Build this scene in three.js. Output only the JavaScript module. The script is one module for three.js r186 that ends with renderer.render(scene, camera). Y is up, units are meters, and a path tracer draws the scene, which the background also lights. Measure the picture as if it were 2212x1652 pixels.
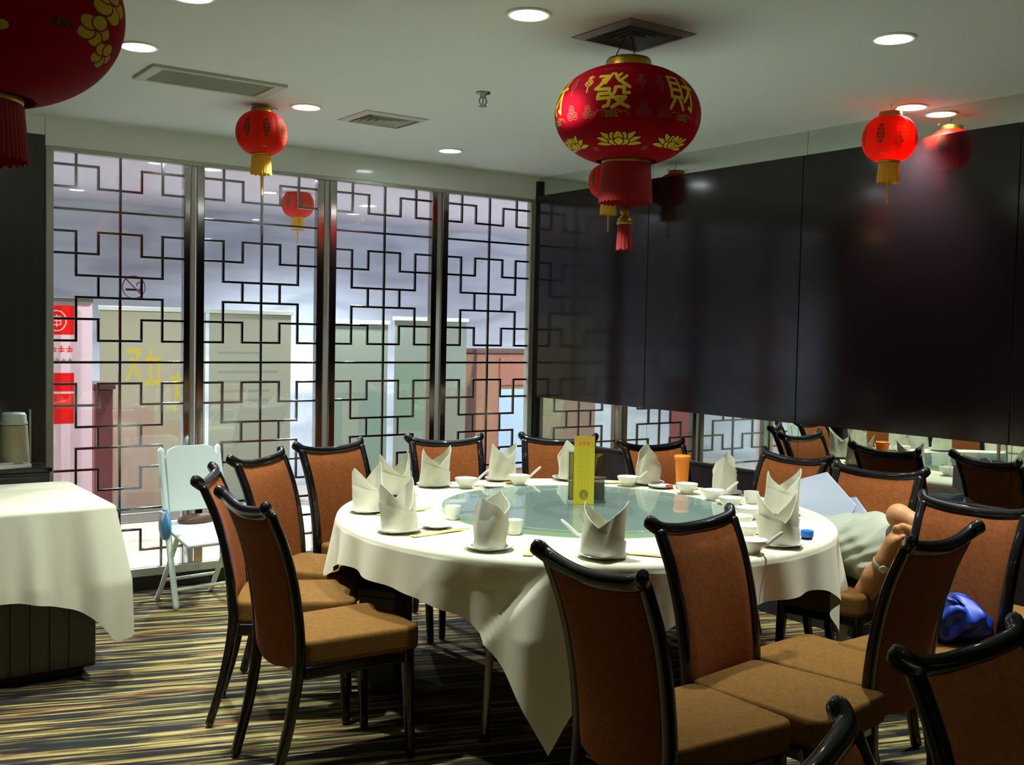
import * as THREE from 'three';
import { RoundedBoxGeometry } from 'three/addons/geometries/RoundedBoxGeometry.js';
import { mergeGeometries } from 'three/addons/utils/BufferGeometryUtils.js';
import { RectAreaLightUniformsLib } from 'three/addons/lights/RectAreaLightUniformsLib.js';

// ---------------------------------------------------------------- camera, exposure
RectAreaLightUniformsLib.init();
const scene = new THREE.Scene();
scene.background = new THREE.Color(0x000000);
const camera = new THREE.PerspectiveCamera(39.24, 2212 / 1652, 0.05, 60);
camera.position.set(0, 1.5, 0);
camera.up.set(0.01024, 0.99871, -0.04975);
camera.lookAt(0.57911, 1.5 - 0.04648, -0.81393);
const renderer = new THREE.WebGLRenderer({ antialias: true });
renderer.toneMapping = THREE.LinearToneMapping;
renderer.toneMappingExposure = 1.0;
renderer.shadowMap.enabled = true;

// lamps of the room: ceiling place and strength (candela), warm to neutral white
const LAMP = new THREE.Color(0.90, 1.0, 1.0), HALL_LAMP = new THREE.Color(0.88, 0.87, 1.0);
const DOWNLIGHT_POWER = 17, DOWNLIGHT_ANGLE = 0.74, HALL_POWER = 58;

// ---------------------------------------------------------------- helpers
const CEIL = 2.587, WZ = -6.104, WX = 4.534, PI = Math.PI;
let seed = 7;
const rnd = () => { seed = (seed * 1664525 + 1013904223) >>> 0; return seed / 4294967296; };
const names = {};
function numbered(n) { const k = names[n] = (names[n] ?? -1) + 1; return k ? `${n}_${String(k).padStart(3, '0')}` : n; }
const V = (x, y, z) => new THREE.Vector3(x, y, z);
function mesh(name, geo, mat, parent = scene) {
  const o = new THREE.Mesh(geo, mat); o.name = parent === scene ? numbered(name) : name;
  o.castShadow = o.receiveShadow = true; parent.add(o); return o;
}
function tag(o, label, category, group) { o.userData.label = label; o.userData.category = category; if (group) o.userData.group = group; return o; }
function thing(name, label, category, [x, y, z] = [0, 0, 0], turn = 0, group) {
  const o = new THREE.Group(); o.name = numbered(name); o.position.set(x, y, z); o.rotation.y = turn; scene.add(o);
  return tag(o, label, category, group);
}
function struct(name, geo, mat, parent = scene) { const o = mesh(name, geo, mat, parent); if (parent === scene) o.userData.kind = 'structure'; return o; }
function structGroup(name) { const o = new THREE.Group(); o.name = numbered(name); o.userData.kind = 'structure'; scene.add(o); return o; }
function copy(src, label, [x, y, z], turn = 0, group) {
  const r = src.clone(); r.name = numbered(src.name.replace(/_\d{3}$/, '')); r.userData = { ...src.userData, label };
  if (group) r.userData.group = group;
  r.position.set(x, y, z); r.rotation.y = turn; scene.add(r); return r;
}
// box from corner to corner
function bx(x0, x1, y0, y1, z0, z1) { const g = new THREE.BoxGeometry(x1 - x0, y1 - y0, z1 - z0); g.translate((x0 + x1) / 2, (y0 + y1) / 2, (z0 + z1) / 2); return g; }
function rb(x0, x1, y0, y1, z0, z1, r = 0.004, s = 2) { const g = new RoundedBoxGeometry(x1 - x0, y1 - y0, z1 - z0, s, r); g.translate((x0 + x1) / 2, (y0 + y1) / 2, (z0 + z1) / 2); return g; }
function lathe(pts, seg = 48) { return new THREE.LatheGeometry(pts.map(([r, y]) => new THREE.Vector2(Math.max(r, 1e-5), y)), seg); }
function planarUV(g, ax, ay) { const p = g.attributes.position, u = g.attributes.uv; for (let i = 0; i < p.count; i++) u.setXY(i, p[ax](i), p[ay](i)); return g; }
function fromGrid(nu, nv, f, closeU = false) {   // f(i/nu, j/nv) -> [x, y, z, u, v]
  const pos = [], uv = [], idx = [];
  for (let j = 0; j <= nv; j++) for (let i = 0; i <= nu; i++) { const q = f(i / nu, j / nv); pos.push(q[0], q[1], q[2]); uv.push(q[3] ?? i / nu, q[4] ?? j / nv); }
  const w = nu + 1;
  for (let j = 0; j < nv; j++) for (let i = 0; i < nu; i++) { const a = j * w + i, b = a + 1, c = a + w, d = c + 1; idx.push(a, b, d, a, d, c); }
  const g = new THREE.BufferGeometry();
  g.setAttribute('position', new THREE.Float32BufferAttribute(pos, 3)); g.setAttribute('uv', new THREE.Float32BufferAttribute(uv, 2)); g.setIndex(idx);
  g.computeVertexNormals();
  if (closeU) { const n = g.attributes.normal; for (let j = 0; j <= nv; j++) { const a = j * w, b = a + nu; const x = n.getX(a) + n.getX(b), y = n.getY(a) + n.getY(b), z = n.getZ(a) + n.getZ(b), l = Math.hypot(x, y, z) || 1; n.setXYZ(a, x / l, y / l, z / l); n.setXYZ(b, x / l, y / l, z / l); } }
  return g;
}
// rod with an elliptical section along a curve; prof(t) -> [half width, half height]; ends closed and rounded
function sweep(pts, prof, up = V(0, 1, 0), seg = 24, ring = 10, power = 2, capAt = 1.5) {
  const c = new THREE.CatmullRomCurve3(pts.map((p) => V(...p)), false, 'centripetal');
  return fromGrid(ring, seg, (s, t) => {
    const p = c.getPoint(t), T = c.getTangent(t), S = V().crossVectors(up, T).normalize(), U = V().crossVectors(T, S);
    const e = Math.min(t, 1 - t) * seg / capAt, cap = e < 1 ? Math.sqrt(Math.max(0, 1 - (1 - e) ** 2)) : 1;
    const [a, b] = prof(t), A = -s * 2 * PI, q = 2 / power, sg = (v) => Math.sign(v) * Math.abs(v) ** q;
    p.addScaledVector(S, a * cap * sg(Math.cos(A))).addScaledVector(U, b * cap * sg(Math.sin(A)));
    return [p.x, p.y, p.z, s * 0.1, t];
  }, true);
}
function rod(a, b, r, r2 = r, seg = 10) {
  const A = V(...a), B = V(...b), g = new THREE.CylinderGeometry(r2, r, A.distanceTo(B), seg);
  g.translate(0, A.distanceTo(B) / 2, 0); g.applyQuaternion(new THREE.Quaternion().setFromUnitVectors(V(0, 1, 0), B.clone().sub(A).normalize())); g.translate(...a); return g;
}
function extrude(pts, depth, bevel = 0.003) {
  const s = new THREE.Shape(pts.map((p) => new THREE.Vector2(...p)));
  return new THREE.ExtrudeGeometry(s, { depth, bevelEnabled: bevel > 0, bevelSize: bevel, bevelThickness: bevel, bevelSegments: 2, curveSegments: 8 });
}
// periodic value noise
function hash(x, y) { let h = (x * 374761393 + y * 668265263) | 0; h = Math.imul(h ^ (h >>> 13), 1274126177); return ((h ^ (h >>> 16)) >>> 0) / 4294967296; }
function pnoise(x, y, px, py) {
  const xi = Math.floor(x), yi = Math.floor(y), fx = x - xi, fy = y - yi, m = (a, b) => ((a % b) + b) % b, s = (t) => t * t * (3 - 2 * t);
  const h = (a, b) => hash(m(a, px), m(b, py)), u = s(fx), v = s(fy);
  return (h(xi, yi) * (1 - u) + h(xi + 1, yi) * u) * (1 - v) + (h(xi, yi + 1) * (1 - u) + h(xi + 1, yi + 1) * u) * v;
}
function dataTex(w, h, f, srgb = true, rx = 1, ry = 1) {
  const d = new Uint8Array(w * h * 4);
  for (let j = 0; j < h; j++) for (let i = 0; i < w; i++) { const c = f(i / w, j / h), k = (j * w + i) * 4; d[k] = c[0]; d[k + 1] = c[1]; d[k + 2] = c[2]; d[k + 3] = 255; }
  const t = new THREE.DataTexture(d, w, h); t.wrapS = t.wrapT = THREE.RepeatWrapping; t.magFilter = THREE.LinearFilter; t.minFilter = THREE.LinearMipmapLinearFilter; t.generateMipmaps = true;
  if (srgb) t.colorSpace = THREE.SRGBColorSpace; t.repeat.set(rx, ry); t.needsUpdate = true; return t;
}
function canvasTex(w, h, draw) {
  const c = document.createElement('canvas'); c.width = w; c.height = h; draw(c.getContext('2d'), w, h);
  const t = new THREE.CanvasTexture(c); t.colorSpace = THREE.SRGBColorSpace; t.magFilter = THREE.LinearFilter; return t;
}
const std = (color, roughness = 0.6, extra = {}) => new THREE.MeshStandardMaterial({ color, roughness, side: THREE.DoubleSide, ...extra });
const phys = (color, roughness = 0.6, extra = {}) => new THREE.MeshPhysicalMaterial({ color, roughness, side: THREE.DoubleSide, ...extra });

// ---------------------------------------------------------------- textures and materials
const carpetTex = dataTex(1024, 1024, (u, v) => {
  const wob = 0.010 * (pnoise(u * 6, v * 8, 6, 8) - 0.5) + 0.006 * (pnoise(u * 17, v * 12, 17, 12) - 0.5);
  const w = v + wob;
  let n = 0.55 * pnoise(u * 7, w * 58, 7, 58) + 0.45 * pnoise(u * 15, w * 92, 15, 92);
  n += 0.12 * (pnoise(u * 3, v * 5, 3, 5) - 0.5);
  const g = 0.9 + 0.2 * hash((u * 1024) | 0, (v * 1024) | 0);
  const tint = pnoise(u * 4 + 3, v * 26, 4, 26), tint2 = pnoise(u * 5, v * 26 + 7, 5, 26);
  let c = n < 0.41 ? [15, 13, 9] : n < 0.49 ? [38, 31, 16] : n < 0.57 ? [90, 74, 34] : n < 0.67 ? [126, 107, 51] : [158, 140, 82];
  if (n >= 0.48 && tint > 0.72) c = [112, 76, 36];
  if (n >= 0.4 && n < 0.56 && tint2 > 0.74) c = [46, 56, 32];
  return c.map((x) => Math.min(255, x * g));
});
const fabricTex = dataTex(256, 256, (u, v) => { const n = 0.82 + 0.36 * hash((u * 256) | 0, ((v * 256) | 0) + 900) * 0.6 + 0.12 * pnoise(u * 20, v * 20, 20, 20); return [205 * n, 205 * n, 205 * n].map((x) => Math.min(255, x)); });
const woodTex = dataTex(512, 256, (u, v) => { const n = pnoise(u * 60, v * 3 + 0.4 * pnoise(u * 8, v * 4, 8, 4), 60, 3) * 0.6 + pnoise(u * 140, v * 5, 140, 5) * 0.4; const k = 0.7 + 0.5 * n; return [34 * k, 24 * k, 22 * k]; });
const marbleTex = dataTex(512, 512, (u, v) => { const w = pnoise(u * 4, v * 4, 4, 4); const n = pnoise(u * 5 + 2 * w, v * 26 + 3 * w, 5, 26), m = pnoise(u * 9, v * 60, 9, 60); const k = 1 - 0.10 * Math.max(0, n - 0.45) * 2 - 0.06 * m; return [206 * k, 210 * k, 222 * k]; });
const tileTex = dataTex(256, 256, (u, v) => { const k = 0.92 + 0.16 * pnoise(u * 7, v * 7, 7, 7); return [190 * k, 172 * k, 156 * k]; });
const M = {
  carpet: std(0xffffff, 0.95, { map: carpetTex }),
  ceiling: std(0xd4e0e0, 0.9),
  frieze: phys(0xeaf0ea, 0.35, { clearcoat: 0.5, clearcoatRoughness: 0.08 }),
  darkWood: phys(0xffffff, 0.38, { map: woodTex, clearcoat: 0.6, clearcoatRoughness: 0.18 }),
  wainscot: phys(0xffffff, 0.55, { map: woodTex, specularIntensity: 0.5 }),
  darkPanel: phys(0x170e10, 0.13, { clearcoat: 0.0, specularIntensity: 1 }),
  mirror: std(0xd4dcd4, 0.015, { metalness: 1 }),
  silver: std(0xb6b6aa, 0.36, { metalness: 0.55 }),
  blackStile: std(0xb4aeaa, 0.1, { metalness: 1 }),
  lattice: std(0x8e8a8a, 0.12, { metalness: 1 }),
  pane: phys(0xeaf4f0, 0.0, { transmission: 1, thickness: 0, ior: 1.55 }),
  plinth: std(0x14100f, 0.5),
  lacquer: phys(0x0b0707, 0.4, { specularIntensity: 0.3, clearcoat: 0.7, clearcoatRoughness: 0.06 }),
  fabric: phys(0x8a612c, 0.9, { map: fabricTex, specularIntensity: 0.2 }),
  backFabric: phys(0xa8602f, 0.9, { map: fabricTex, specularIntensity: 0.25, sheen: 0.3, sheenColor: new THREE.Color(0.5, 0.06, 0.12), sheenRoughness: 0.4 }),
  cloth: std(0xd0cbae, 0.95),
  napkin: std(0xcfccb4, 0.9),
  porcelain: phys(0xe4e4da, 0.15, { clearcoat: 0.6 }),
  steel: std(0x8d8a84, 0.3, { metalness: 0.9 }),
  blackPlastic: std(0x0c0c0c, 0.5),
  plywood: std(0x6b4a2c, 0.7),
  gold: std(0xb08c2e, 0.38, { metalness: 0.7 }),
  yellowFringe: phys(0xd8a818, 0.75, { transmission: 0.3, thickness: 0 }),
  redFringe: phys(0xa80c10, 0.75, { transmission: 0.25, thickness: 0 }),
  whitePaint: std(0xe2e6dc, 0.5),
  ventWhite: std(0xb9bcb4, 0.5), ductSteel: std(0x76787a, 0.6), louvre: std(0x8e908e, 0.5),
  whitePlastic: std(0xdeece2, 0.45),
  orange: phys(0xff8a00, 0.4, { clearcoat: 0.3 }),
  hallWall: std(0xffffff, 0.45, { map: marbleTex }),
  hallFloor: std(0xffffff, 0.3, { map: tileTex }),
  hallCeiling: std(0xc2bccb, 0.85),
};
carpetTex.repeat.set(1 / 2.6, 1 / 0.9); marbleTex.repeat.set(1 / 2.5, 1 / 2.5); woodTex.repeat.set(1 / 1.2, 1 / 2); fabricTex.repeat.set(6, 6); tileTex.repeat.set(1.6, 1.6);

// ---------------------------------------------------------------- the room shell
const floorGeo = planarUV(bx(-2.7, WX + 0.1, -0.1, 0, WZ - 0.08, 3.3), 'getX', 'getZ');
{ const q = floorGeo.attributes.uv, c = Math.cos(0.31), k = Math.sin(0.31); for (let i = 0; i < q.count; i++) q.setXY(i, c * q.getX(i) + k * q.getY(i), -k * q.getX(i) + c * q.getY(i)); } // the carpet is laid at a slant to the walls
struct('floor', floorGeo, M.carpet);
const DUCTS = [[2.63, -2.98, 0.25, 0.25], [2.685, -4.97, 0.29, 0.25], [1.68, -4.71, 0.5, 0.25]]; // openings of the air outlets: x, z, width, depth
{
  const sh = new THREE.Shape([[-2.7, -3.3], [WX + 0.1, -3.3], [WX + 0.1, 0.08 - WZ], [-2.7, 0.08 - WZ]].map((p) => new THREE.Vector2(...p)));
  for (const [x, z, w, d] of DUCTS) sh.holes.push(new THREE.Path([[-1, -1], [-1, 1], [1, 1], [1, -1]].map(([a, b]) => new THREE.Vector2(x + a * w / 2, -z + b * d / 2))));
  struct('ceiling', new THREE.ExtrudeGeometry(sh, { depth: 0.1, bevelEnabled: false }).rotateX(-PI / 2).translate(0, CEIL, 0), M.ceiling);
}
function duct(t, w, d) { // sheet-metal box above a ceiling opening
  for (const [a, b, c, e] of [[-w / 2 - 0.004, -w / 2, -d / 2, d / 2], [w / 2, w / 2 + 0.004, -d / 2, d / 2], [-w / 2, w / 2, -d / 2 - 0.004, -d / 2], [-w / 2, w / 2, d / 2, d / 2 + 0.004]]) mesh('duct_wall', bx(a, b, 0.0, 0.3, c, e), M.ductSteel, t);
  mesh('duct_top', bx(-w / 2 - 0.004, w / 2 + 0.004, 0.3, 0.304, -d / 2 - 0.004, d / 2 + 0.004), M.ductSteel, t);
}
{ // back wall: frieze above the glass, dark lacquered boarding left of it, dark plinth below it
  const w = structGroup('wall_back');
  struct('frieze', bx(1.283, WX, 2.432, CEIL, WZ - 0.08, WZ + 0.012), M.frieze, w);
  struct('upper_strip', bx(-2.6, 1.281, 2.49, CEIL, WZ - 0.08, WZ + 0.012), M.frieze, w);
  for (const [a, b] of [[-2.6, -0.3], [-0.297, 0.52], [0.523, 1.281]]) struct('panel', rb(a, b, 0, 2.49, WZ - 0.08, WZ + 0.016, 0.003), M.darkWood, w);
  struct('plinth', bx(1.283, WX, 0, 0.08, WZ - 0.08, WZ + 0.02), M.plinth, w);
  struct('bottom_rail', rb(1.283, WX, 0.08, 0.128, WZ - 0.03, WZ + 0.024, 0.004), M.silver, w);
  struct('top_rail', rb(1.283, WX, 2.412, 2.436, WZ - 0.03, WZ + 0.02, 0.004), M.silver, w);
}
{ // right wall: mirror from rail to ceiling, lacquered panels hung in front, dark wainscot below
  const w = structGroup('wall_right');
  struct('backing', bx(WX + 0.01, WX + 0.1, 0, CEIL, WZ - 0.08, 3.3), M.plinth, w);
  const seams = [-6.1, -4.92, -3.742, -2.56, -1.38, -0.2, 0.98, 2.16, 3.2];
  for (let i = 0; i + 1 < seams.length; i++) {
    struct('mirror', bx(WX, WX + 0.008, 0.75, CEIL, seams[i] + 0.0012, seams[i + 1] - 0.0012), M.mirror, w);
    struct('dark_panel', rb(WX - 0.03, WX - 0.004, 1.05, 2.457, seams[i] + 0.0016, seams[i + 1] - 0.0016, 0.003), M.darkPanel, w);
    struct('wainscot_board', rb(WX - 0.012, WX + 0.01, 0.09, 0.752, seams[i] + 0.002, seams[i + 1] - 0.002, 0.003), M.wainscot, w);
  }
  struct('ledge', rb(WX - 0.022, WX + 0.01, 0.748, 0.764, WZ + 0.02, 3.2, 0.004), M.wainscot, w);
  struct('skirting', rb(WX - 0.02, WX + 0.01, 0, 0.09, WZ + 0.02, 3.2, 0.004), M.plinth, w);
}
struct('wall_left', bx(-2.7, -2.6, 0, CEIL, WZ - 0.08, 3.3), M.darkWood);
struct('wall_front', bx(-2.7, WX + 0.1, 0, CEIL, 3.2, 3.3), M.darkWood);
// end posts of the glass screen
{ const t = structGroup('trim_1'); struct('post', rb(1.283, 1.323, 0.128, 2.412, WZ - 0.03, WZ + 0.024, 0.005), M.silver, t); }
{ const t = structGroup('trim_2'); struct('post', rb(4.463, 4.505, 0.128, 2.412, WZ - 0.03, WZ + 0.024, 0.005), M.silver, t); struct('edge_strip', rb(4.508, 4.534, 0.08, 2.56, WZ - 0.02, WZ + 0.045, 0.004), M.plinth, t); }

// ---------------------------------------------------------------- lattice glass screen: four windows
const barMats = [M.lattice];
function latticeWindow(n, xl, xr, sl, sr) {
  const w = structGroup('window_' + n), y0 = 0.128, y1 = 2.412, R = (k) => 1.291 + k * 0.1176, Cx = (i) => xl + i * (xr - xl) / 6, hw = 0.0068;
  struct('pane', bx(xl - 0.01, xr + 0.01, y0, y1, WZ - 0.014, WZ - 0.006), M.pane, w);
  if (sl) struct('stile', rb(xl - sl, xl, y0, y1, WZ - 0.025, WZ + 0.022, 0.005), M.blackStile, w);
  if (sr) struct('stile', rb(xr, xr + sr, y0, y1, WZ - 0.025, WZ + 0.022, 0.005), M.blackStile, w);
  const H = (a, b, k) => { const y = R(k); if (y < y0 + 0.01 || y > y1 - 0.01) return; struct('lattice_bar', rb(Cx(a) - (a ? hw : 0), Cx(b) + (b < 6 ? hw : 0), y - hw, y + hw, WZ - 0.005, WZ + 0.011, 0.002, 1), M.lattice, w); };
  const Vb = (i, ka, kb) => { const a = Math.max(y0, R(kb)), b = Math.min(y1, R(ka)); if (b - a < 0.02) return; struct('lattice_bar', rb(Cx(i) - hw, Cx(i) + hw, a, b, WZ - 0.005, WZ + 0.0104, 0.002, 1), M.lattice, w); };
  for (const top of [14, 7, 0, -7]) {
    const K = (j) => top - j;
    H(0, 6, K(0));
    for (const j of [1, 6]) { H(0, 1, K(j)); H(2, 4, K(j)); H(5, 6, K(j)); }
    for (const j of [2, 5]) { H(0, 2, K(j)); H(4, 6, K(j)); }
    for (const j of [3, 4]) H(1, 5, K(j));
    for (const i of [1, 5]) { Vb(i, K(1), K(3)); Vb(i, K(4), K(6)); }
    for (const i of [2, 4]) { Vb(i, K(1), K(2)); Vb(i, K(3), K(4)); Vb(i, K(5), K(6)); }
  }
  Vb(3, 20, -20);
}
latticeWindow(1, 1.323, 2.02, 0, 0.038);
latticeWindow(2, 2.14, 2.842, 0.046, 0.046);
latticeWindow(3, 2.974, 3.66, 0.046, 0.042);
latticeWindow(4, 3.788, 4.463, 0.046, 0);
[[2.058, 2.094], [2.888, 2.928], [3.702, 3.742]].forEach(([a, b], i) => { const t = structGroup('trim_' + (i + 3)); struct('gap_strip', rb(a + 0.006, b - 0.006, 0.128, 2.412, WZ - 0.022, WZ + 0.010, 0.004), M.silver, t); });

// ---------------------------------------------------------------- the hall beyond the glass
struct('hall_floor', planarUV(bx(-0.6, 10.2, -0.1, 0, -9.6, WZ - 0.08), 'getX', 'getZ'), M.hallFloor);
struct('hall_ceiling', bx(-0.6, 10.2, 2.54, 2.7, -9.6, WZ - 0.08), M.hallCeiling);
struct('hall_wall', planarUV(bx(-0.6, 10.2, 0, 2.62, -9.6, -9.5), 'getX', 'getY'), M.hallWall);
struct('hall_side_wall', planarUV(bx(-0.7, -0.6, 0, 2.7, -9.6, WZ - 0.08), 'getZ', 'getY'), M.hallWall);
struct('hall_end_wall', planarUV(bx(10.1, 10.2, 0, 2.7, -9.6, WZ - 0.08), 'getZ', 'getY'), M.hallWall);
struct('hall_front_wall', bx(WX + 0.1, 10.1, 0, 2.7, WZ - 0.16, WZ - 0.08), M.hallWall);
struct('hall_beam', bx(-0.6, WX + 0.1, CEIL, 2.7, WZ - 0.16, WZ - 0.08), M.hallCeiling);

// ---------------------------------------------------------------- lamps
const glow = (c, k) => new THREE.MeshStandardMaterial({ color: 0xffffff, emissive: c, emissiveIntensity: k, roughness: 0.6 });
const glowRoom = glow(LAMP, 34), glowHall = glow(HALL_LAMP, 26);
const ringGeo = lathe([[0.062, 0.004], [0.064, -0.006], [0.076, -0.007], [0.08, -0.003], [0.08, 0.004]], 40);
const discGeo = lathe([[0, -0.002], [0.062, -0.002], [0.063, 0.002], [0, 0.002]], 40);
function downlight(x, z, label, y = CEIL, hall = false) {
  const t = thing('ceiling_downlight', label, 'ceiling light', [x, y, z]);
  mesh('trim_ring', ringGeo, M.whitePaint, t); const d = mesh('diffuser', discGeo, hall ? glowHall : glowRoom, t); d.castShadow = false;
  const s = new THREE.SpotLight(hall ? HALL_LAMP : LAMP, hall ? HALL_POWER : DOWNLIGHT_POWER, 0, hall ? 1.35 : DOWNLIGHT_ANGLE, 1, 2);
  s.position.set(x, y - 0.05, z); s.target.position.set(x, 0, z); s.castShadow = true; s.shadow.radius = 2; s.shadow.bias = -0.001; scene.add(s, s.target);
}
downlight(2.18, -3.01, 'round white downlight in the ceiling left of the largest red lantern and its vent');
downlight(3.37, -2.41, 'round white downlight on its own at the upper right, above the right small lantern');
downlight(4.415, -3.05, 'round white downlight close to the mirror above the right small lantern');
downlight(2.24, -4.94, 'round white downlight between the left small lantern and the small square vent');
downlight(1.25, -4.32, 'round white downlight partly behind the near big lantern, top left');
downlight(3.45, -5.54, 'round white downlight nearest the corner of glass screen and mirror wall');
downlight(1.2, -3.55, 'round white downlight cut by the top edge of the picture');
downlight(3.42, -3.99, 'round white downlight hidden behind the largest red lantern');
downlight(4.2, -1.85, 'round white downlight near the mirror wall, just outside the right edge of the picture');
downlight(-1.0, -4.5, 'round white downlight at the far left of the room, outside the picture');
downlight(1.75, 0.42, 'round white downlight above the second round table behind the camera');
downlight(-1.2, -1.4, 'round white downlight left of the camera, outside the picture');
for (const [x, z, l] of [[4.24, -8.1, 'large bright ceiling lamp of the hall, seen through the third glass panel'], [2.5, -7.0, 'hall ceiling lamp left of the hall lantern'], [6.3, -7.0, 'hall ceiling lamp far to the right beyond the glass'], [0.4, -7.0, 'hall ceiling lamp far to the left beyond the dark boarding'], [8.6, -7.6, 'hall ceiling lamp at the far end of the hall']]) downlight(x, z, l, 2.54, true);

// ---------------------------------------------------------------- ceiling vents and sprinkler
function squareVent(x, z, sx, sz, label, m) {
  const t = thing('ceiling_vent', label, 'vent', [x, CEIL, z]);
  duct(t, sx - 0.07, sz - 0.07);
  const rim = (k, w, y0, y1, name) => { // square ring of sheet: inner edge at y0, outer edge at y1
    const a = sx / 2 * k, b = sz / 2 * k, f = (i) => [[-1, -1], [1, -1], [1, 1], [-1, 1]][i & 3];
    const g = fromGrid(4, 4, (u, v) => { const [p, q] = f(Math.round(u * 4)), j = Math.round(v * 4); const o = [0, w, w, 0, 0][j], y = [y1, y0, y0 + 0.003, y1 + 0.003, y1][j]; return [p * (a - o), y, q * (b - o)]; }).toNonIndexed(); g.computeVertexNormals();
    mesh(name, g, m, t);
  };
  rim(1, 0.035, -0.012, -0.004, 'frame');
  for (const k of [0.72, 0.55, 0.38, 0.21]) rim(k, sx * 0.055, 0.02, -0.012, 'louvre');
}
squareVent(2.63, -2.98, 0.32, 0.32, 'dark square air vent in the ceiling right above the largest red lantern', M.louvre);
squareVent(2.685, -4.97, 0.36, 0.32, 'small pale square air vent in the ceiling between two downlights near the glass', M.ventWhite);
{
  const t = thing('air_conditioner_grille', 'long pale rectangular air grille in the ceiling at the upper left', 'vent', [1.68, CEIL, -4.71]);
  duct(t, 0.5, 0.25);
  for (const [a, b, c, d] of [[-0.3, 0.3, -0.15, -0.125], [-0.3, 0.3, 0.125, 0.15], [-0.3, -0.25, -0.125, 0.125], [0.25, 0.3, -0.125, 0.125]]) mesh('frame', rb(a, b, -0.014, 0.002, c, d, 0.004), M.ventWhite, t);
  for (let i = 0; i < 14; i++) { const g = rb(-0.25, 0.25, -0.0015, 0.0015, -0.012, 0.012, 0.001, 1); g.rotateX(0.6); g.translate(0, 0.0, -0.113 + i * 0.0175); mesh('slat', g, M.ventWhite, t); }
}
{
  const t = thing('sprinkler', 'small metal sprinkler head hanging from the middle of the ceiling', 'sprinkler', [2.73, CEIL, -4.11]);
  mesh('escutcheon', lathe([[0, 0], [0.034, 0], [0.032, -0.006], [0.014, -0.01], [0.012, -0.024], [0, -0.024]], 24), M.steel, t);
  for (const s of [-1, 1]) mesh('arm', sweep([[s * 0.011, -0.02, 0], [s * 0.02, -0.04, 0], [s * 0.008, -0.06, 0]], () => [0.003, 0.003], V(0, 0, 1), 10, 6), M.steel, t);
  mesh('bulb', rod([0, -0.024, 0], [0, -0.058, 0], 0.0035), M.steel, t);
  mesh('deflector', lathe([[0, -0.06], [0.018, -0.062], [0.018, -0.065], [0, -0.065]], 20), M.steel, t);
}

// ---------------------------------------------------------------- lanterns
function strokes(g, list, x, y, s, lw) {
  g.lineCap = 'round'; g.lineJoin = 'round'; g.lineWidth = lw;
  for (const p of list) { g.beginPath(); p.forEach(([a, b], i) => (i ? g.lineTo(x + a * s, y + b * s) : g.moveTo(x + a * s, y + b * s))); g.stroke(); }
}
const FA = [[[10, 12], [34, 12], [18, 38]], [[22, 24], [32, 34]], [[46, 4], [36, 26], [6, 50]], [[54, 4], [66, 26], [96, 48]], [[72, 6], [60, 18]], [[88, 14], [70, 30]],
  [[14, 52], [44, 52], [44, 64], [16, 64], [14, 76], [46, 76], [42, 94], [30, 97]], [[60, 48], [58, 62], [50, 70]], [[60, 48], [82, 48], [82, 64], [95, 64]], [[54, 75], [86, 75], [74, 88], [52, 99]], [[62, 78], [78, 92], [94, 99]]];
const CAI = [[[8, 8], [42, 8], [42, 66], [8, 66], [8, 8]], [[10, 27], [41, 27]], [[10, 46], [41, 46]], [[18, 70], [4, 96]], [[32, 70], [46, 94]], [[54, 32], [97, 32]], [[80, 4], [80, 94], [68, 87]], [[78, 36], [66, 56], [50, 74]]];
function lotus(g, x, y, s, c1, c2) {
  const petal = (a, l, w, dy) => { g.save(); g.translate(x, y + dy * s); g.rotate(a); g.beginPath(); g.moveTo(0, 0); g.quadraticCurveTo(-w * s, -l * s * 0.6, 0, -l * s); g.quadraticCurveTo(w * s, -l * s * 0.6, 0, 0); g.fill(); g.stroke(); g.restore(); };
  g.fillStyle = c1; g.strokeStyle = c2; g.lineWidth = s * 0.05;
  for (const a of [-1.5, 1.5, -1.1, 1.1, -0.72, 0.72]) petal(a, 1.05, 0.3, 0); for (const a of [-0.35, 0.35, 0]) petal(a, 0.8, 0.4, 0); for (const a of [-0.8, 0.8]) petal(a, 0.6, 0.36, 0.12); petal(0, 0.55, 0.42, 0.12);
}
function coins(g, x, y, r, c) { g.strokeStyle = c; g.lineWidth = r * 0.24; for (const [a, b] of [[0, -1.1], [-0.95, 0.5], [0.95, 0.5]]) { g.beginPath(); g.arc(x + a * r, y + b * r, r * 0.85, 0, 2 * PI); g.stroke(); g.strokeRect(x + a * r - r * 0.28, y + b * r - r * 0.28, r * 0.56, r * 0.56); } }
function knot(g, x, y, r, c) { g.fillStyle = c; g.strokeStyle = c; g.lineWidth = r * 0.2; for (const [a, b] of [[0, 0], [1.1, 0], [-1.1, 0], [0, 0.9], [0, -0.9], [0.65, 0.5], [-0.65, 0.5], [0.65, -0.5], [-0.65, -0.5], [0, -2.2], [0.6, -2], [-0.6, -2]]) { g.beginPath(); g.arc(x + a * r, y + b * r, r * 0.42, 0, 2 * PI); g.stroke(); } g.fillRect(x - r * 0.16, y - r * 2.6, r * 0.32, r * 1.8); g.fillRect(x - r * 0.2, y + r * 1.2, r * 0.4, r * 1.9); }
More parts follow.
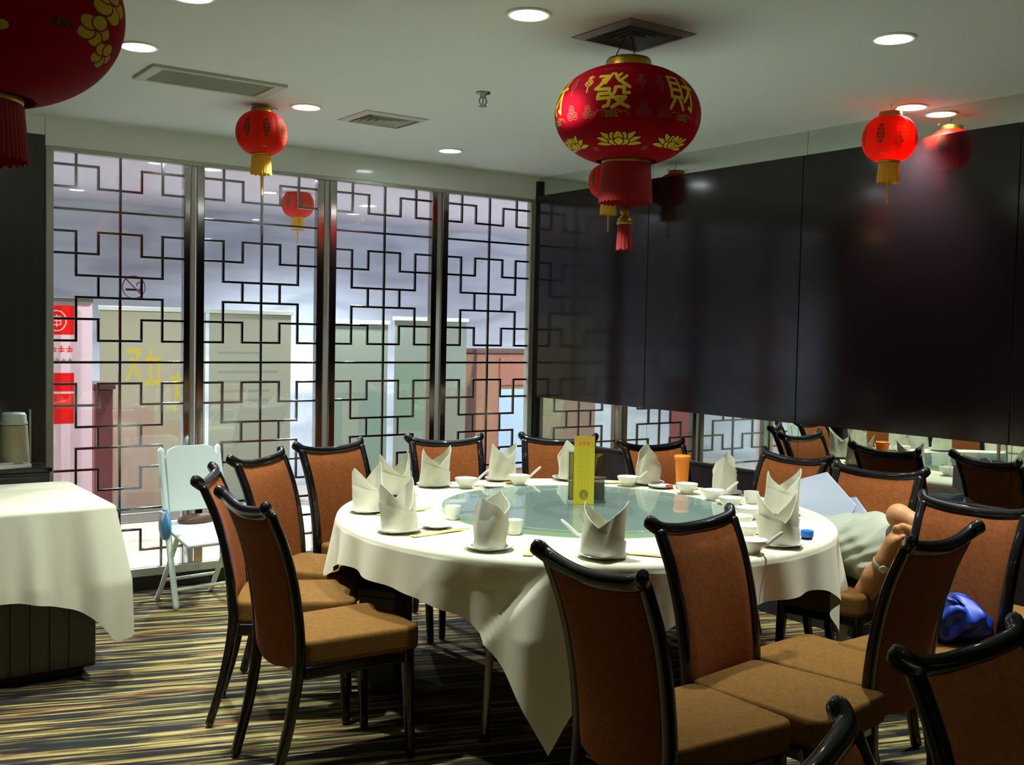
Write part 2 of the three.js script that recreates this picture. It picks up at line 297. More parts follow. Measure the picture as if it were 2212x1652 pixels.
function bigPrint(g, w, h, offset) {
  g.scale(1, h / 530); h = 530;
  g.fillStyle = '#960a1a'; g.fillRect(0, 0, w, h);
  for (let k = 0; k < 14000; k++) { g.fillStyle = rnd() < 0.5 ? 'rgba(60,0,10,0.10)' : 'rgba(190,30,30,0.07)'; g.fillRect(rnd() * w, rnd() * h, 2, 5); }
  const G = '#d4bc34', B = '#a05a40', D = '#8a4a38', n = 6;
  for (let i = 0; i < n; i++) {
    const x = (i + 0.5 + offset) / n * w % w;
    g.strokeStyle = G; strokes(g, i % 2 ? CAI : FA, x - 84, h * 0.235, 1.68, 15);
    knot(g, x - 118, h * 0.33, 15, i % 2 ? D : G); knot(g, (x + w / n / 2 - 40) % w, h * 0.33, 15, D);
    coins(g, x + w / n / 2 - 30, h * 0.57, 18, D); coins(g, x - 108, h * 0.58, 16, D);
    g.strokeStyle = B; g.lineWidth = 5; for (let k = 0; k < 4; k++) { g.beginPath(); g.ellipse(x + (k - 1.5) * 32, h * 0.60 + (k % 2) * 8, 28, 18, 0, PI, 2 * PI); g.stroke(); }
    lotus(g, x, h * 0.62, 36, '#9c7430', '#5c1014');
    g.save(); g.translate((x + 24) % w, h * 0.85); g.scale(1.5, 0.85); lotus(g, 0, 0, 92, G, '#5c1014'); g.restore(); lotus(g, x + w / n / 2 + 20, h * 0.9, 26, B, '#5c1014');
    g.strokeStyle = D; g.lineWidth = 4; for (let k = 0; k < 5; k++) { g.beginPath(); g.arc(x + (k - 2) * 36, h * 0.2, 17, PI, 2 * PI); g.stroke(); }
  }
}
const bigGlobe = (() => { // slightly flattened globe between two collars
  const p = []; for (let i = 0; i <= 40; i++) { const t = -1 + 2 * i / 40, a = t * 1.22; p.push([0.265 * Math.abs(Math.cos(a)) ** 0.82, 0.176 * Math.sin(a)]); } return lathe(p, 96);
})();
const bulge = 0.172;
function fringe(r0, r1, y0, y1, n, amp) { return fromGrid(n * 6, 8, (u, v) => { const r = (r0 + (r1 - r0) * v) * (1 + amp * Math.sin(u * 2 * PI * n) * (0.3 + 0.7 * v)), a = u * 2 * PI; return [r * Math.cos(a), y0 + (y1 - y0) * v + (v === 1 ? 0.003 * Math.sin(u * 2 * PI * n * 0.5 + 1) : 0), r * Math.sin(a), u, v]; }, true); }
function bigLantern(label, pos, turn, tex, tassel, skirtEnd = -0.315) {
  const t = thing('palace_lantern', label, 'lantern', pos, turn);
  mesh('globe', bigGlobe, phys(0xffffff, 0.6, { map: tex, specularIntensity: 0.04, transmission: 0.12, thickness: 0 }), t);
  mesh('top_collar', lathe([[0.02, 0.163], [0.082, 0.16], [0.086, 0.164], [0.082, 0.196], [0.076, 0.204], [0.072, 0.196], [0.02, 0.194]], 48), M.gold, t);
  mesh('bottom_collar', lathe([[0.02, -0.162], [0.086, -0.158], [0.09, -0.163], [0.088, -0.18], [0.02, -0.178]], 48), M.gold, t);
  mesh('skirt', fringe(0.09, 0.097, -0.175, skirtEnd, 60, 0.02), M.redFringe, t);
  for (const [x, z] of [[0.06, 0], [-0.04, 0.03]]) mesh('hanging_wire', rod([x, 0.19, z], [x * 0.2, CEIL - pos[1], z * 0.2], 0.0018), M.blackPlastic, t);
  if (tassel) {
    mesh('tassel_cord', rod([0, -0.18, 0], [0, -0.34, 0], 0.004), M.gold, t);
    mesh('tassel_bead', lathe([[0, -0.318], [0.012, -0.322], [0.02, -0.345], [0.012, -0.358], [0.026, -0.375], [0.03, -0.392], [0, -0.394]], 24), M.gold, t);
    mesh('tassel', fringe(0.025, 0.029, -0.386, -0.485, 14, 0.05), M.redFringe, t);
  }
  return t;
}
const bigTexA = canvasTex(2048, 1024, (g, w, h) => bigPrint(g, w, h, 0));
bigLantern('largest red silk lantern with gold characters and lotus flowers above the round table', [2.615, 2.296, -2.985], 2.73, bigTexA, true);
{
  const texB = canvasTex(2048, 1024, (g, w, h) => {
    g.fillStyle = '#9c0a1c'; g.fillRect(0, 0, w, h);
    for (let k = 0; k < 14000; k++) { g.fillStyle = rnd() < 0.5 ? 'rgba(40,0,10,0.12)' : 'rgba(170,30,30,0.07)'; g.fillRect(rnd() * w, rnd() * h, 2, 5); }
    for (let i = 0; i < 6; i++) {
      const x = (i + 0.5) / 6 * w;
      for (let k = 0; k < 5; k++) { const a = k * 1.256; g.fillStyle = '#c4a234'; g.strokeStyle = '#6c3018'; g.lineWidth = 6; for (const [dx, dy, s] of [[0, 0, 1], [-44, 120, 0.8], [34, 190, 0.7]]) { g.beginPath(); g.ellipse(x + dx + Math.cos(a) * 40 * s, h * 0.50 + dy * 1.1 + Math.sin(a) * 44 * s, 40 * s, 36 * s, a, 0, 2 * PI); g.fill(); g.stroke(); } }
      g.strokeStyle = '#8a5038'; g.fillStyle = '#7c4a34'; strokes(g, CAI, x - 215, h * 0.32, 1.0, 12); lotus(g, x - 150, h * 0.66, 40, '#6a3a30', '#4c1014'); coins(g, x - 190, h * 0.75, 18, '#6a3030');
    }
  });
  bigLantern('big dark red lantern with gold blossoms cut off by the upper left corner', [0.33, 2.07, -2.175], 0.35, texB, false, -0.275);
}
const smallTex = canvasTex(1024, 512, (g, w, h) => {
  g.fillStyle = '#e02a10'; g.fillRect(0, 0, w, h);
  for (let i = 0; i < 8; i++) {
    const x = (i + 0.5) / 8 * w;
    g.fillStyle = '#8a1c10'; g.strokeStyle = '#c88a38'; g.lineWidth = 3; g.beginPath(); g.ellipse(x, h * 0.46, 25, 96, 0, 0, 2 * PI); g.fill(); g.stroke();
    g.strokeStyle = '#b07838'; g.lineWidth = 5; for (let k = 0; k < 4; k++) { g.beginPath(); g.arc(x, h * (0.36 + k * 0.07), 11, 0, 2 * PI); g.stroke(); }
    if (i % 2 === 0) lotus(g, x, h * 0.84, 22, '#d8b058', '#7c2010');
  }
});
const smallGlobe = fromGrid(96, 28, (u, v) => { const a = u * 2 * PI, t = (-1 + 2 * v) * 1.2, r = 0.125 * Math.cos(t) ** 0.75 * (1 - 0.035 * (1 - Math.abs(Math.sin(a * 4 + 0.0))) ** 2 * 1.0); return [r * Math.cos(a), 0.108 * Math.sin(t), r * Math.sin(a), u, v]; }, true);
const smallRed = phys(0xffffff, 0.6, { map: smallTex, specularIntensity: 0.2, transmission: 0.45, thickness: 0 });
function smallLantern(label, pos, turn) {
  const t = thing('small_lantern', label, 'lantern', pos, turn);
  mesh('globe', smallGlobe, smallRed, t);
  mesh('top_cap', lathe([[0.01, 0.1], [0.05, 0.097], [0.054, 0.1], [0.05, 0.122], [0.044, 0.122], [0.042, 0.108], [0.01, 0.108]], 32), M.gold, t);
  mesh('bottom_cap', lathe([[0.01, -0.1], [0.05, -0.097], [0.053, -0.102], [0.048, -0.112], [0.01, -0.112]], 32), M.gold, t);
  mesh('fringe', fringe(0.046, 0.051, -0.11, -0.2, 28, 0.03), M.yellowFringe, t);
  mesh('tassel', rod([0, -0.11, 0], [0.004, -0.30, 0], 0.006, 0.005), M.yellowFringe, t);
  mesh('hook', sweep([[0.03, 0.12, 0], [0.01, 0.138, 0.004], [0, CEIL - pos[1] + 0.002, 0]], () => [0.002, 0.002], V(0, 0, 1), 8, 6), M.steel, t);
  for (const s of [-1, 1]) mesh('handle_wire', sweep([[s * 0.046, 0.115, 0], [s * 0.06, 0.13, 0.02], [s * 0.075, 0.118, 0.03]], () => [0.0018, 0.0018], V(0, 0, 1), 8, 6), M.steel, t);
  return t;
}
smallLantern('small red lantern with yellow fringe hanging before the glass screen at left', [2.06, 2.452, -5.06], 0.2);
smallLantern('bright red small lantern with yellow fringe at the far right before the dark panel', [4.29, 2.425, -3.07], 0.7);
smallLantern('small red lantern half hidden behind the skirt of the largest lantern', [4.255, 2.425, -5.01], 0.4);
smallLantern('small red lantern seen through the glass screen, hanging in the hall', [3.46, 2.455, -7.76], 0.9);

// ---------------------------------------------------------------- dining chairs
const postPath = (s) => [[s * 0.165, 0, -0.305], [s * 0.169, 0.2, -0.25], [s * 0.174, 0.42, -0.218], [s * 0.179, 0.62, -0.236], [s * 0.184, 0.78, -0.275], [s * 0.189, 0.918, -0.332]];
const backZ = (y) => { const p = new THREE.CatmullRomCurve3(postPath(1).map((q) => V(...q)), false, 'centripetal'); let lo = 0, hi = 1; for (let i = 0; i < 22; i++) { const m = (lo + hi) / 2; if (p.getPoint(m).y < y) lo = m; else hi = m; } const q = p.getPoint(lo); return [q.x, q.z]; };
function makeChair(label) {
  const t = thing('dining_chair', label, 'chair', [0, 0, 0], 0, undefined);
  const seatShape = [[-0.18, 0.225], [0.18, 0.225], [0.163, -0.205], [-0.163, -0.205]];
  const sh = new THREE.Shape(); const rr = 0.035;
  seatShape.forEach((p, i) => { const a = seatShape[(i + 3) % 4], b = seatShape[(i + 1) % 4], l = (q, k) => { const d = Math.hypot(q[0] - p[0], q[1] - p[1]); return [p[0] + (q[0] - p[0]) * k / d, p[1] + (q[1] - p[1]) * k / d]; }; const A = l(a, rr), B = l(b, rr); i ? sh.lineTo(...A) : sh.moveTo(...A); sh.quadraticCurveTo(...p, ...B); });
  const sg = new THREE.ExtrudeGeometry(sh, { depth: 0.05, bevelEnabled: true, bevelSize: 0.012, bevelThickness: 0.018, bevelSegments: 5, curveSegments: 8 }); sg.rotateX(PI / 2); sg.translate(0, 0.457, 0);
  mesh('seat', sg, M.fabric, t);
  mesh('seat_frame', rb(-0.178, 0.178, 0.345, 0.392, -0.2, 0.205, 0.01), M.lacquer, t);
  // upholstered back: front and rear skins, wrapped gently round the sitter
  const yA = 0.40, yB = 0.9, half = 0.0175;
  const skin = (side) => fromGrid(14, 22, (u, v) => {
    const y = yA + (yB - yA) * v - 0.018 * (1 - (2 * u - 1) ** 2) * v, [w, z0] = backZ(y), k = 2 * u - 1, e = Math.min(1, (1 - Math.abs(k)) * 7, v * 9, (1 - v) * 12);
    return [k * (w - 0.006), y - (v === 0 && side < 0 ? 0.03 * (1 - k * k) : 0), z0 + side * half * (0.45 + 0.55 * Math.sqrt(e)) + 0.022 * (k * k - 1), k * w, y];
  });
  mesh('back_panel', mergeGeometries([skin(1), skin(-1)]), M.backFabric, t);
  for (const s of [-1, 1]) mesh('rear_leg', sweep(postPath(s), (q) => [0.0175 - 0.004 * Math.abs(q - 0.45), 0.021 - 0.006 * Math.abs(q - 0.45)], V(1, 0, 0), 80, 12, 3, 0.9), M.lacquer, t);
  for (const s of [-1, 1]) mesh('front_leg', sweep([[s * 0.168, 0.4, 0.19], [s * 0.172, 0.2, 0.196], [s * 0.176, 0, 0.206]], (q) => [0.021 - 0.006 * q, 0.021 - 0.006 * q], V(1, 0, 0), 60, 12, 3, 0.9), M.lacquer, t);
  mesh('crest_rail', sweep([[-0.216, 0.94, -0.366], [-0.204, 0.931, -0.35], [-0.186, 0.916, -0.336], [-0.1, 0.899, -0.340], [0, 0.893, -0.346], [0.1, 0.899, -0.340], [0.186, 0.916, -0.336], [0.204, 0.931, -0.35], [0.216, 0.94, -0.366]], (q) => { const k = Math.min(1, 0.7 + 3 * Math.min(q, 1 - q)); return [0.018 * k, 0.0225 * k]; }, V(0, 1, 0), 44, 14), M.lacquer, t);
  return t;
}
const chairGroup = undefined;
let chair0;
function placeChair(top, dir, label) { // top: middle of the crest rail on the floor plan; dir: degrees, 0 faces +z, 90 faces +x
  const a = dir * PI / 180, x = top[0] + 0.335 * Math.sin(a), z = top[1] + 0.335 * Math.cos(a);
  if (!chair0) { chair0 = makeChair(label); chair0.position.set(x, 0, z); chair0.rotation.y = a; return chair0; }
  return copy(chair0, label, [x, 0, z], a, chairGroup);
}
placeChair([1.335, -3.38], 90, 'chair at the left of the round table whose whole seat shows, seen from behind');
placeChair([1.44, -4.03], 62, 'chair on the left seen edge-on, just behind the nearest left chair');
placeChair([1.85, -4.53], 36, 'orange-backed chair third on the left, between the edge-on chair and the pinkish one');
placeChair([2.35, -4.84], 14, 'pinkish-backed chair before the second glass panel at the far left of the table');
placeChair([3.035, -4.87], -14, 'tan-backed chair before the third glass panel behind a two-pointed napkin');
placeChair([3.64, -4.66], -34, 'tan-backed chair beside the corner post, just left of the yellow card');
placeChair([3.93, -4.21], -6, 'brown chair against the mirror wall directly behind the orange cup');
placeChair([4.17, -3.46], -90, 'brown chair against the mirror wall behind the pale paper sheets');
placeChair([4.10, -2.93], -78, 'brown chair against the mirror wall on which the reclining person lies');
placeChair([3.54, -2.13], -86, 'orange-backed chair at the right with a glossy purple-brown frame and blue bag');
placeChair([2.875, -1.83], 186, 'dark chair with one raised rail end standing in front of the orange-backed right chair');
placeChair([1.715, -2.05], 90, 'large dark chair in front of the hanging tablecloth corner, seen from behind');
placeChair([2.43, -2.4], 8, 'maroon-backed chair standing with its back against the near table edge');
placeChair([1.885, -1.135], 2, 'brown chair at the lower right corner with only its back in view');
placeChair([1.175, -0.925], 24, 'nearest chair, its glossy rail alone rising over the bottom edge');
placeChair([3.86, -1.83], 180, 'black chair back at the right edge of the picture');

// ---------------------------------------------------------------- round table
const TX = 2.875, TZ = -3.5, TR = 1.03, TY = 0.745;
{
  const t = thing('banquet_table', 'round folding banquet table with steel legs under a white cloth', 'table', [TX, 0, TZ]);
  mesh('tabletop', lathe([[0, TY - 0.03], [TR - 0.012, TY - 0.03], [TR - 0.006, TY - 0.015], [TR - 0.012, TY - 0.002], [0, TY - 0.002]], 96), M.plywood, t);
  const legAt = [[-0.69, 0.3], [-0.3, 0.62], [0.62, -0.3], [0.3, -0.69]];
  for (const [x, z] of legAt) { const l = mesh('leg', rod([x, 0.02, z], [x * 0.92, TY - 0.05, z * 0.92], 0.0145, 0.0145, 14), M.steel, t); mesh('foot', lathe([[0, 0], [0.02, 0], [0.021, 0.01], [0.018, 0.03], [0, 0.032]], 16).translate(x, 0, z), M.blackPlastic, l); }
  mesh('cross_bar', rod([-0.67, 0.33, 0.3], [-0.3, 0.33, 0.6], 0.009), M.steel, t); mesh('cross_bar', rod([0.61, 0.33, -0.3], [0.3, 0.33, -0.67], 0.009), M.steel, t);
  mesh('hinge_block', rb(-0.03, 0.03, TY - 0.09, TY - 0.03, -0.4, 0.4, 0.006), M.blackPlastic, t);
}
const ncol = 420;
{
  const deg = PI / 180, s = 1.16;
  const drop = (a) => { let d = (((a / deg - 44.5) % 90) + 90) % 90; if (d > 45) d = 90 - d; const raw = s / Math.cos((45 - d) * deg) - TR; const hung = 0.13 + 0.48 * Math.min(1, (raw - 0.13) / 0.48) ** 1.4; return (a / deg > 180 ? Math.min(0.24, hung) : hung) + 0.008 * Math.sin(a * 9); };
  const g = fromGrid(ncol, 60, (u, v) => {
    const a = u * 2 * PI, d = drop(a), j = Math.round(v * 60);
    let r, y;
    if (j <= 20) { r = (TR - 0.016) * Math.sqrt(j / 20) + 0; y = TY + 0.004; }
    else if (j <= 27) { const q = (j - 20) / 7 * PI / 2; r = TR - 0.016 + 0.022 * Math.sin(q); y = TY + 0.004 - 0.022 * (1 - Math.cos(q)); }
    else {
      const tt = (j - 27) / 33, h = tt * d;
      const f = Math.sin(a * 19 + 1.4 * Math.sin(a * 4)) * 0.65 + Math.sin(a * 34 + 2 + Math.sin(a * 7)) * 0.4;
      const amp = 0.085 * Math.min(1, h / 0.24) * (0.5 + 0.5 * Math.min(1, d / 0.4));
      let over = (a / deg - 134 - 50 * h) / 2.2; over = over <= 0 || a / deg > 175 ? 0 : Math.min(1, over) * Math.max(0, 1 - (over - 1) / 9); // one pleat laid over the next at the near corner
      r = TR + 0.008 + 0.02 * h + amp * (0.12 + 0.5 * f) - 0.035 * over * Math.min(1, h / 0.1); y = TY - 0.018 - h;
    }
    return [r * Math.cos(a), y, r * Math.sin(a), r * Math.cos(a), r * Math.sin(a)];
  }, true);
  const o = mesh('tablecloth', g, M.cloth); o.position.set(TX, 0, TZ); tag(o, 'white square tablecloth draped over the round table, its corner nearly touching the carpet', 'tablecloth');
  const second = scene.children.find((c) => c.name === 'banquet_table'); // the table at which the nearest chairs stand
  copy(second, 'second round banquet table, behind the camera', [1.75, 0, 0.42], 0.3); copy(o, 'white tablecloth of the second round table behind the camera', [1.75, 0, 0.42], 0.3);
}
{ // glass turntable
  const t = thing('turntable', 'round green-tinted glass turntable in the middle of the round table', 'turntable', [TX, TY + 0.004, TZ]);
  mesh('swivel_ring', lathe([[0.165, 0.002], [0.21, 0.002], [0.213, 0.008], [0.208, 0.016], [0.17, 0.016], [0.165, 0.002]], 64), std(0x2c4a42, 0.5), t);
  const glass = phys(0xc6d6ce, 0.03, { transmission: 0.8, thickness: 0, ior: 1.5 });
  mesh('glass_disc', lathe([[0, 0.017], [0.588, 0.017], [0.598, 0.019], [0.6, 0.022], [0.598, 0.025], [0.588, 0.027], [0, 0.027]], 128), glass, t);
}

// ---------------------------------------------------------------- place settings
const TT = TY + 0.006;
function napkinGeo(h0, h1, lean, rx, rz, sd) {
  const N = 72, R = 12, th = 0.0022;
  const f = (u, v, off) => {
    const a = u * 2 * PI, tri = 1 - Math.abs(((a / PI) % 1) - 0.5) * 2, pk = 1 - tri; // peaks at a = 0 and pi
    const side = Math.cos(a) > 0 ? 1 : 0.88, H = h0 + h1 * pk * side, y = H * v;
    const k = (1 + 0.05 * Math.sin(3 * a + sd) * v - 0.1 * v * v * (1 - pk) + 0.12 * Math.max(0, 0.15 - v)) , bend = lean * (y / 0.19) ** 2;
    return [(rx * k - off) * Math.cos(a) + bend, y, (rz * k * (1 + 0.25 * v * (1 - pk)) - off) * Math.sin(a) + 0.004 * Math.sin(a * 5 + sd + v * 4), u, v];
  };
  const wrap = fromGrid(24, 10, (u, v) => { const a = -0.4 + u * (PI + 0.5), H = (0.045 + h0 * 0.8 * u) * 1.0, y = H * v; const q = f(((a / (2 * PI)) % 1 + 1) % 1, Math.min(1, y / (h0 + 0.01)), -0.003); return [q[0] * 1.02, y, q[2] * 1.03, u, v]; });
  return mergeGeometries([fromGrid(N, R, (u, v) => f(u, v, 0), true), fromGrid(N, R, (u, v) => f(u, v, th), true), fromGrid(N, 1, (u, v) => f(u, 1, th * v), true), wrap]);
}
const napkinGeos = [napkinGeo(0.1, 0.09, 0.008, 0.074, 0.05, 1), napkinGeo(0.085, 0.11, -0.014, 0.072, 0.052, 3), napkinGeo(0.12, 0.07, 0.018, 0.066, 0.052, 5)];
const plateGeo = lathe([[0, 0.004], [0.05, 0.004], [0.062, 0.007], [0.086, 0.014], [0.087, 0.0165], [0.062, 0.011], [0.048, 0.007], [0, 0.007]].reverse(), 48);
const bowlGeo = lathe([[0, 0.003], [0.022, 0.003], [0.023, 0.0], [0.027, 0.0], [0.03, 0.008], [0.047, 0.03], [0.055, 0.048], [0.053, 0.049], [0.044, 0.03], [0.026, 0.011], [0, 0.009]], 40);
const cupGeo = lathe([[0, 0.003], [0.02, 0.0], [0.024, 0.002], [0.032, 0.03], [0.035, 0.055], [0.033, 0.055], [0.03, 0.032], [0.021, 0.008], [0, 0.007]], 36);
const spoonGeo = mergeGeometries([sweep([[0, 0.012, 0.02], [0, 0.02, 0.05], [0, 0.05, 0.085], [0, 0.075, 0.115]], (q) => [0.0065 - 0.001 * q, 0.0035], V(1, 0, 0), 16, 8), lathe([[0, 0], [0.012, 0.001], [0.02, 0.006], [0.022, 0.013], [0.02, 0.013], [0.012, 0.005], [0, 0.003]], 24).scale(0.9, 1, 1.25)]);
const sleevePaper = std(0xdcc98a, 0.8), sleevePrint = std(0xffffff, 0.8, { map: canvasTex(256, 64, (g, w, h) => { g.fillStyle = '#dcc478'; g.fillRect(0, 0, w, h); g.strokeStyle = '#b87430'; for (let i = 0; i < 9; i++) { const x = 50 + i * 20; strokes(g, [[[0, 0], [14, 0]], [[7, -7], [7, 10]], [[0, 10], [14, 8]]], x, h / 2, 1, 3); } }) });
function sleeveGeo() { const g = new THREE.BoxGeometry(0.23, 0.0022, 0.032, 12, 1, 1); const p = g.attributes.position; for (let i = 0; i < p.count; i++) p.setY(i, p.getY(i) + 0.003 + 0.0012 * Math.sin(p.getX(i) * 30)); g.computeVertexNormals(); return g; }
const slv = sleeveGeo(), stickGeo = rod([0.06, 0.0055, 0.004], [0.155, 0.0055, 0.004], 0.0028, 0.0024, 8);
const WHITE = undefined;
const protos = {};
function dish(kind, label, pos, turn, build) {
  if (!protos[kind]) { const t = thing(kind, label, build.category, pos, turn); build(t); protos[kind] = t; return t; }
  return copy(protos[kind], label, pos, turn);
}
const bNap = Object.assign((t) => { mesh('folded_cloth', napkinGeos[0], M.napkin, t); }, { category: 'napkin' });
const bPlate = Object.assign((t) => { mesh('dish', plateGeo, M.porcelain, t); }, { category: 'plate' });
const bBowl = Object.assign((t) => { mesh('vessel', bowlGeo, M.porcelain, t); }, { category: 'bowl' });
const bCup = Object.assign((t) => { mesh('vessel', cupGeo, M.porcelain, t); }, { category: 'cup' });
const bSpoon = Object.assign((t) => { mesh('ladle', spoonGeo, M.porcelain, t); }, { category: 'spoon' });
const bSleeve = Object.assign((t) => { mesh('paper_sleeve', slv, sleevePrint, t); mesh('chopstick', stickGeo, sleevePaper, t); mesh('chopstick', stickGeo.clone().translate(0, 0, -0.009), sleevePaper, t); }, { category: 'chopsticks' });
const SET = [ // napkin place, napkin turn, variant, place in words
  [[2.08, -3.04], 0.5, 2, 'at the nearest table edge, left of the dark chair rail'],
  [[1.965, -3.47], 0.15, 1, 'second on the left, over a yellow chopstick sleeve'],
  [[2.075, -3.915], 0.3, 1, 'at the leftmost end of the round table'],
  [[2.40, -4.27], 0.0, 1, 'behind the leftmost napkin, with two sharp tips'],
  [[2.69, -4.41], -0.1, 0, 'before the tan chair of the third glass panel'],
  [[3.1, -4.43], -0.2, 2, 'just left of the corner post, blunt-topped'],
  [[3.43, -4.3], 1.0, 0, 'half hidden behind the yellow card'],
  [[3.685, -3.985], 1.0, 1, 'shaped like one broad point, left of the orange cup'],
  [[3.79, -3.56], 0.6, 0, 'right of the orange cup against the dark wainscot'],
  [[3.575, -3.03], -0.5, 0, 'farther of two before the pale paper sheets'],
  [[3.03, -2.57], -0.55, 1, 'at the right edge beside the blue cap'],
  [[2.335, -2.735], -1.0, 0, 'at the near edge behind the large dark chair'],
];
SET.forEach(([[x, z], turn, variant, where], i) => {
  const n = dish('folded_napkin', 'white folded napkin ' + where, [x, TT + 0.006, z], turn, bNap); n.children[0].geometry = napkinGeos[variant];
  dish('side_plate', 'side plate under the napkin ' + where, [x, TT - 0.001, z], 0, bPlate);
});
const put = (kind, b, x, z, turn, label, y = TT - 0.001) => dish(kind, label, [x, y, z], turn, b);
put('small_bowl', bBowl, 3.09, -4.27, 0, 'small white bowl with a raised spoon, right of the blunt-topped napkin');
put('small_bowl', bBowl, 2.80, -4.3, 0, 'small white bowl with a raised spoon, right of the two-pointed napkin by the tan chair');
put('small_bowl', bBowl, 3.64, -3.66, 0, 'white bowl right beside the foot of the orange cup');
put('small_bowl', bBowl, 3.6, -3.45, 0, 'white bowl in front of the napkin against the dark wainscot');
put('small_bowl', bBowl, 3.36, -3.02, 0, 'white bowl near the rim of the turntable before the paper sheets');
put('small_bowl', bBowl, 3.18, -2.9, 0, 'white bowl between the maroon chair rail and the right napkins, farther one');
put('small_bowl', bBowl, 3.04, -2.74, 0, 'white bowl between the maroon chair rail and the right napkins, nearer one');
put('small_bowl', bBowl, 2.84, -2.53, 0, 'glossy white bowl at the right table edge next to the maroon chair');
put('small_bowl', bBowl, 3.5, -3.25, 0, 'white bowl halfway along the right side of the table');
put('small_bowl', bBowl, 3.555, -3.985, 0, 'white bowl in front of the broad-pointed napkin');
put('small_plate', Object.assign((t) => mesh('dish', plateGeo.clone().scale(0.72, 0.9, 0.72), M.porcelain, t), { category: 'plate' }), 2.13, -3.47, 0, 'small sauce plate on the yellow chopstick sleeve at left');
put('small_plate', bPlate, 3.44, -3.12, 0, 'small plate under the bowls before the paper sheets');
put('small_plate', bPlate, 3.58, -3.33, 0, 'small plate at the right beside the turntable rim');
put('small_plate', bPlate, 2.93, -4.25, 0, 'small plate at the back between two napkins');
put('small_plate', bPlate, 3.655, -3.855, 0, 'small plate left of the orange cup');
put('tea_cup', bCup, 2.285, -3.6, 0, 'white tea cup left of the turntable');
put('tea_cup', bCup, 2.315, -3.22, 0, 'white tea cup just in front of the turntable, behind the nearest napkin');
put('tea_cup', bCup, 3.27, -2.72, 0, 'white tea cup at the right behind the blue cap');
put('tea_cup', bCup, 3.42, -4.12, 0, 'white tea cup at the back beside the yellow card');
put('tea_cup', bCup, 3.69, -3.3, 0, 'white tea cup far along the right side of the table');
put('soup_spoon', bSpoon, 3.09, -4.27, 1.2, 'white spoon standing in the bowl right of the blunt-topped napkin', TT + 0.014);
put('soup_spoon', bSpoon, 2.80, -4.3, 1.2, 'white spoon standing in the bowl by the two-pointed napkin', TT + 0.014);
put('soup_spoon', bSpoon, 2.49, -2.98, -2.2, 'white spoon lying out toward the turntable by the near napkin', TT + 0.001);
put('soup_spoon', bSpoon, 3.555, -3.985, 1.0, 'white spoon standing in the bowl of the broad-pointed napkin', TT + 0.014);
put('soup_spoon', bSpoon, 3.6, -3.45, 0.9, 'white spoon in the bowl against the dark wainscot', TT + 0.014);
put('soup_spoon', bSpoon, 2.84, -2.53, 0.3, 'white spoon in the glossy bowl at the right table edge', TT + 0.014);
put('chopsticks', bSleeve, 2.07, -3.37, 0.12, 'yellow paper chopstick sleeve at the left table edge');
put('chopsticks', bSleeve, 2.21, -2.95, 0.7, 'pale chopstick sleeve right of the nearest napkin');
put('chopsticks', bSleeve, 2.46, -2.72, -0.95, 'printed yellow chopstick sleeve behind the large dark chair rail');
put('chopsticks', bSleeve, 2.18, -3.83, 0.15, 'yellow chopstick sleeve beside the leftmost plate');
put('chopsticks', bSleeve, 2.98, -4.33, 0.0, 'yellow chopstick sleeve at the back left of the blunt-topped napkin');
put('chopsticks', bSleeve, 3.49, -4.12, -0.5, 'pale chopstick sleeve right of the card stand at the back');
put('chopsticks', bSleeve, 3.12, -2.78, -0.7, 'pale chopstick sleeve at the right edge near the blue cap');
{
  const t = thing('plastic_cup', 'tall bright orange plastic cup at the back of the round table', 'cup', [3.735, TT, -3.79]);
  mesh('body', lathe([[0, 0.002], [0.024, 0.0], [0.028, 0.004], [0.037, 0.15], [0.0345, 0.15], [0.026, 0.008], [0, 0.006]], 40), M.orange, t);
  mesh('rim', lathe([[0.036, 0.146], [0.041, 0.148], [0.041, 0.158], [0.037, 0.164], [0, 0.164]], 40), M.orange, t);
}
{ const t = thing('bottle_cap', 'small red cap lying left of the orange cup', 'cap', [3.69, TT, -3.83]); mesh('cap', lathe([[0, 0.014], [0.016, 0.014], [0.018, 0.012], [0.018, 0], [0.015, 0]], 24), std(0xc23012, 0.4), t); }
{
  const t = thing('bottle_cap', 'blue ribbed plastic cap at the right table edge', 'cap', [3.225, TT, -2.605]);
  mesh('cap', fromGrid(72, 4, (u, v) => { const r = [0, 0.021, 0.023, 0.023, 0.019][Math.round(v * 4)] + (Math.round(v * 4) === 2 || Math.round(v * 4) === 3 ? 0.0008 * Math.sin(u * 2 * PI * 24) : 0), y = [0.032, 0.032, 0.03, 0.008, 0.008][Math.round(v * 4)]; return [r * Math.cos(u * 2 * PI), y, r * Math.sin(u * 2 * PI)]; }, true), std(0x1c6ad8, 0.4), t);
  mesh('collar', lathe([[0, 0], [0.02, 0], [0.021, 0.009], [0, 0.009]], 24), M.blackPlastic, t);
}
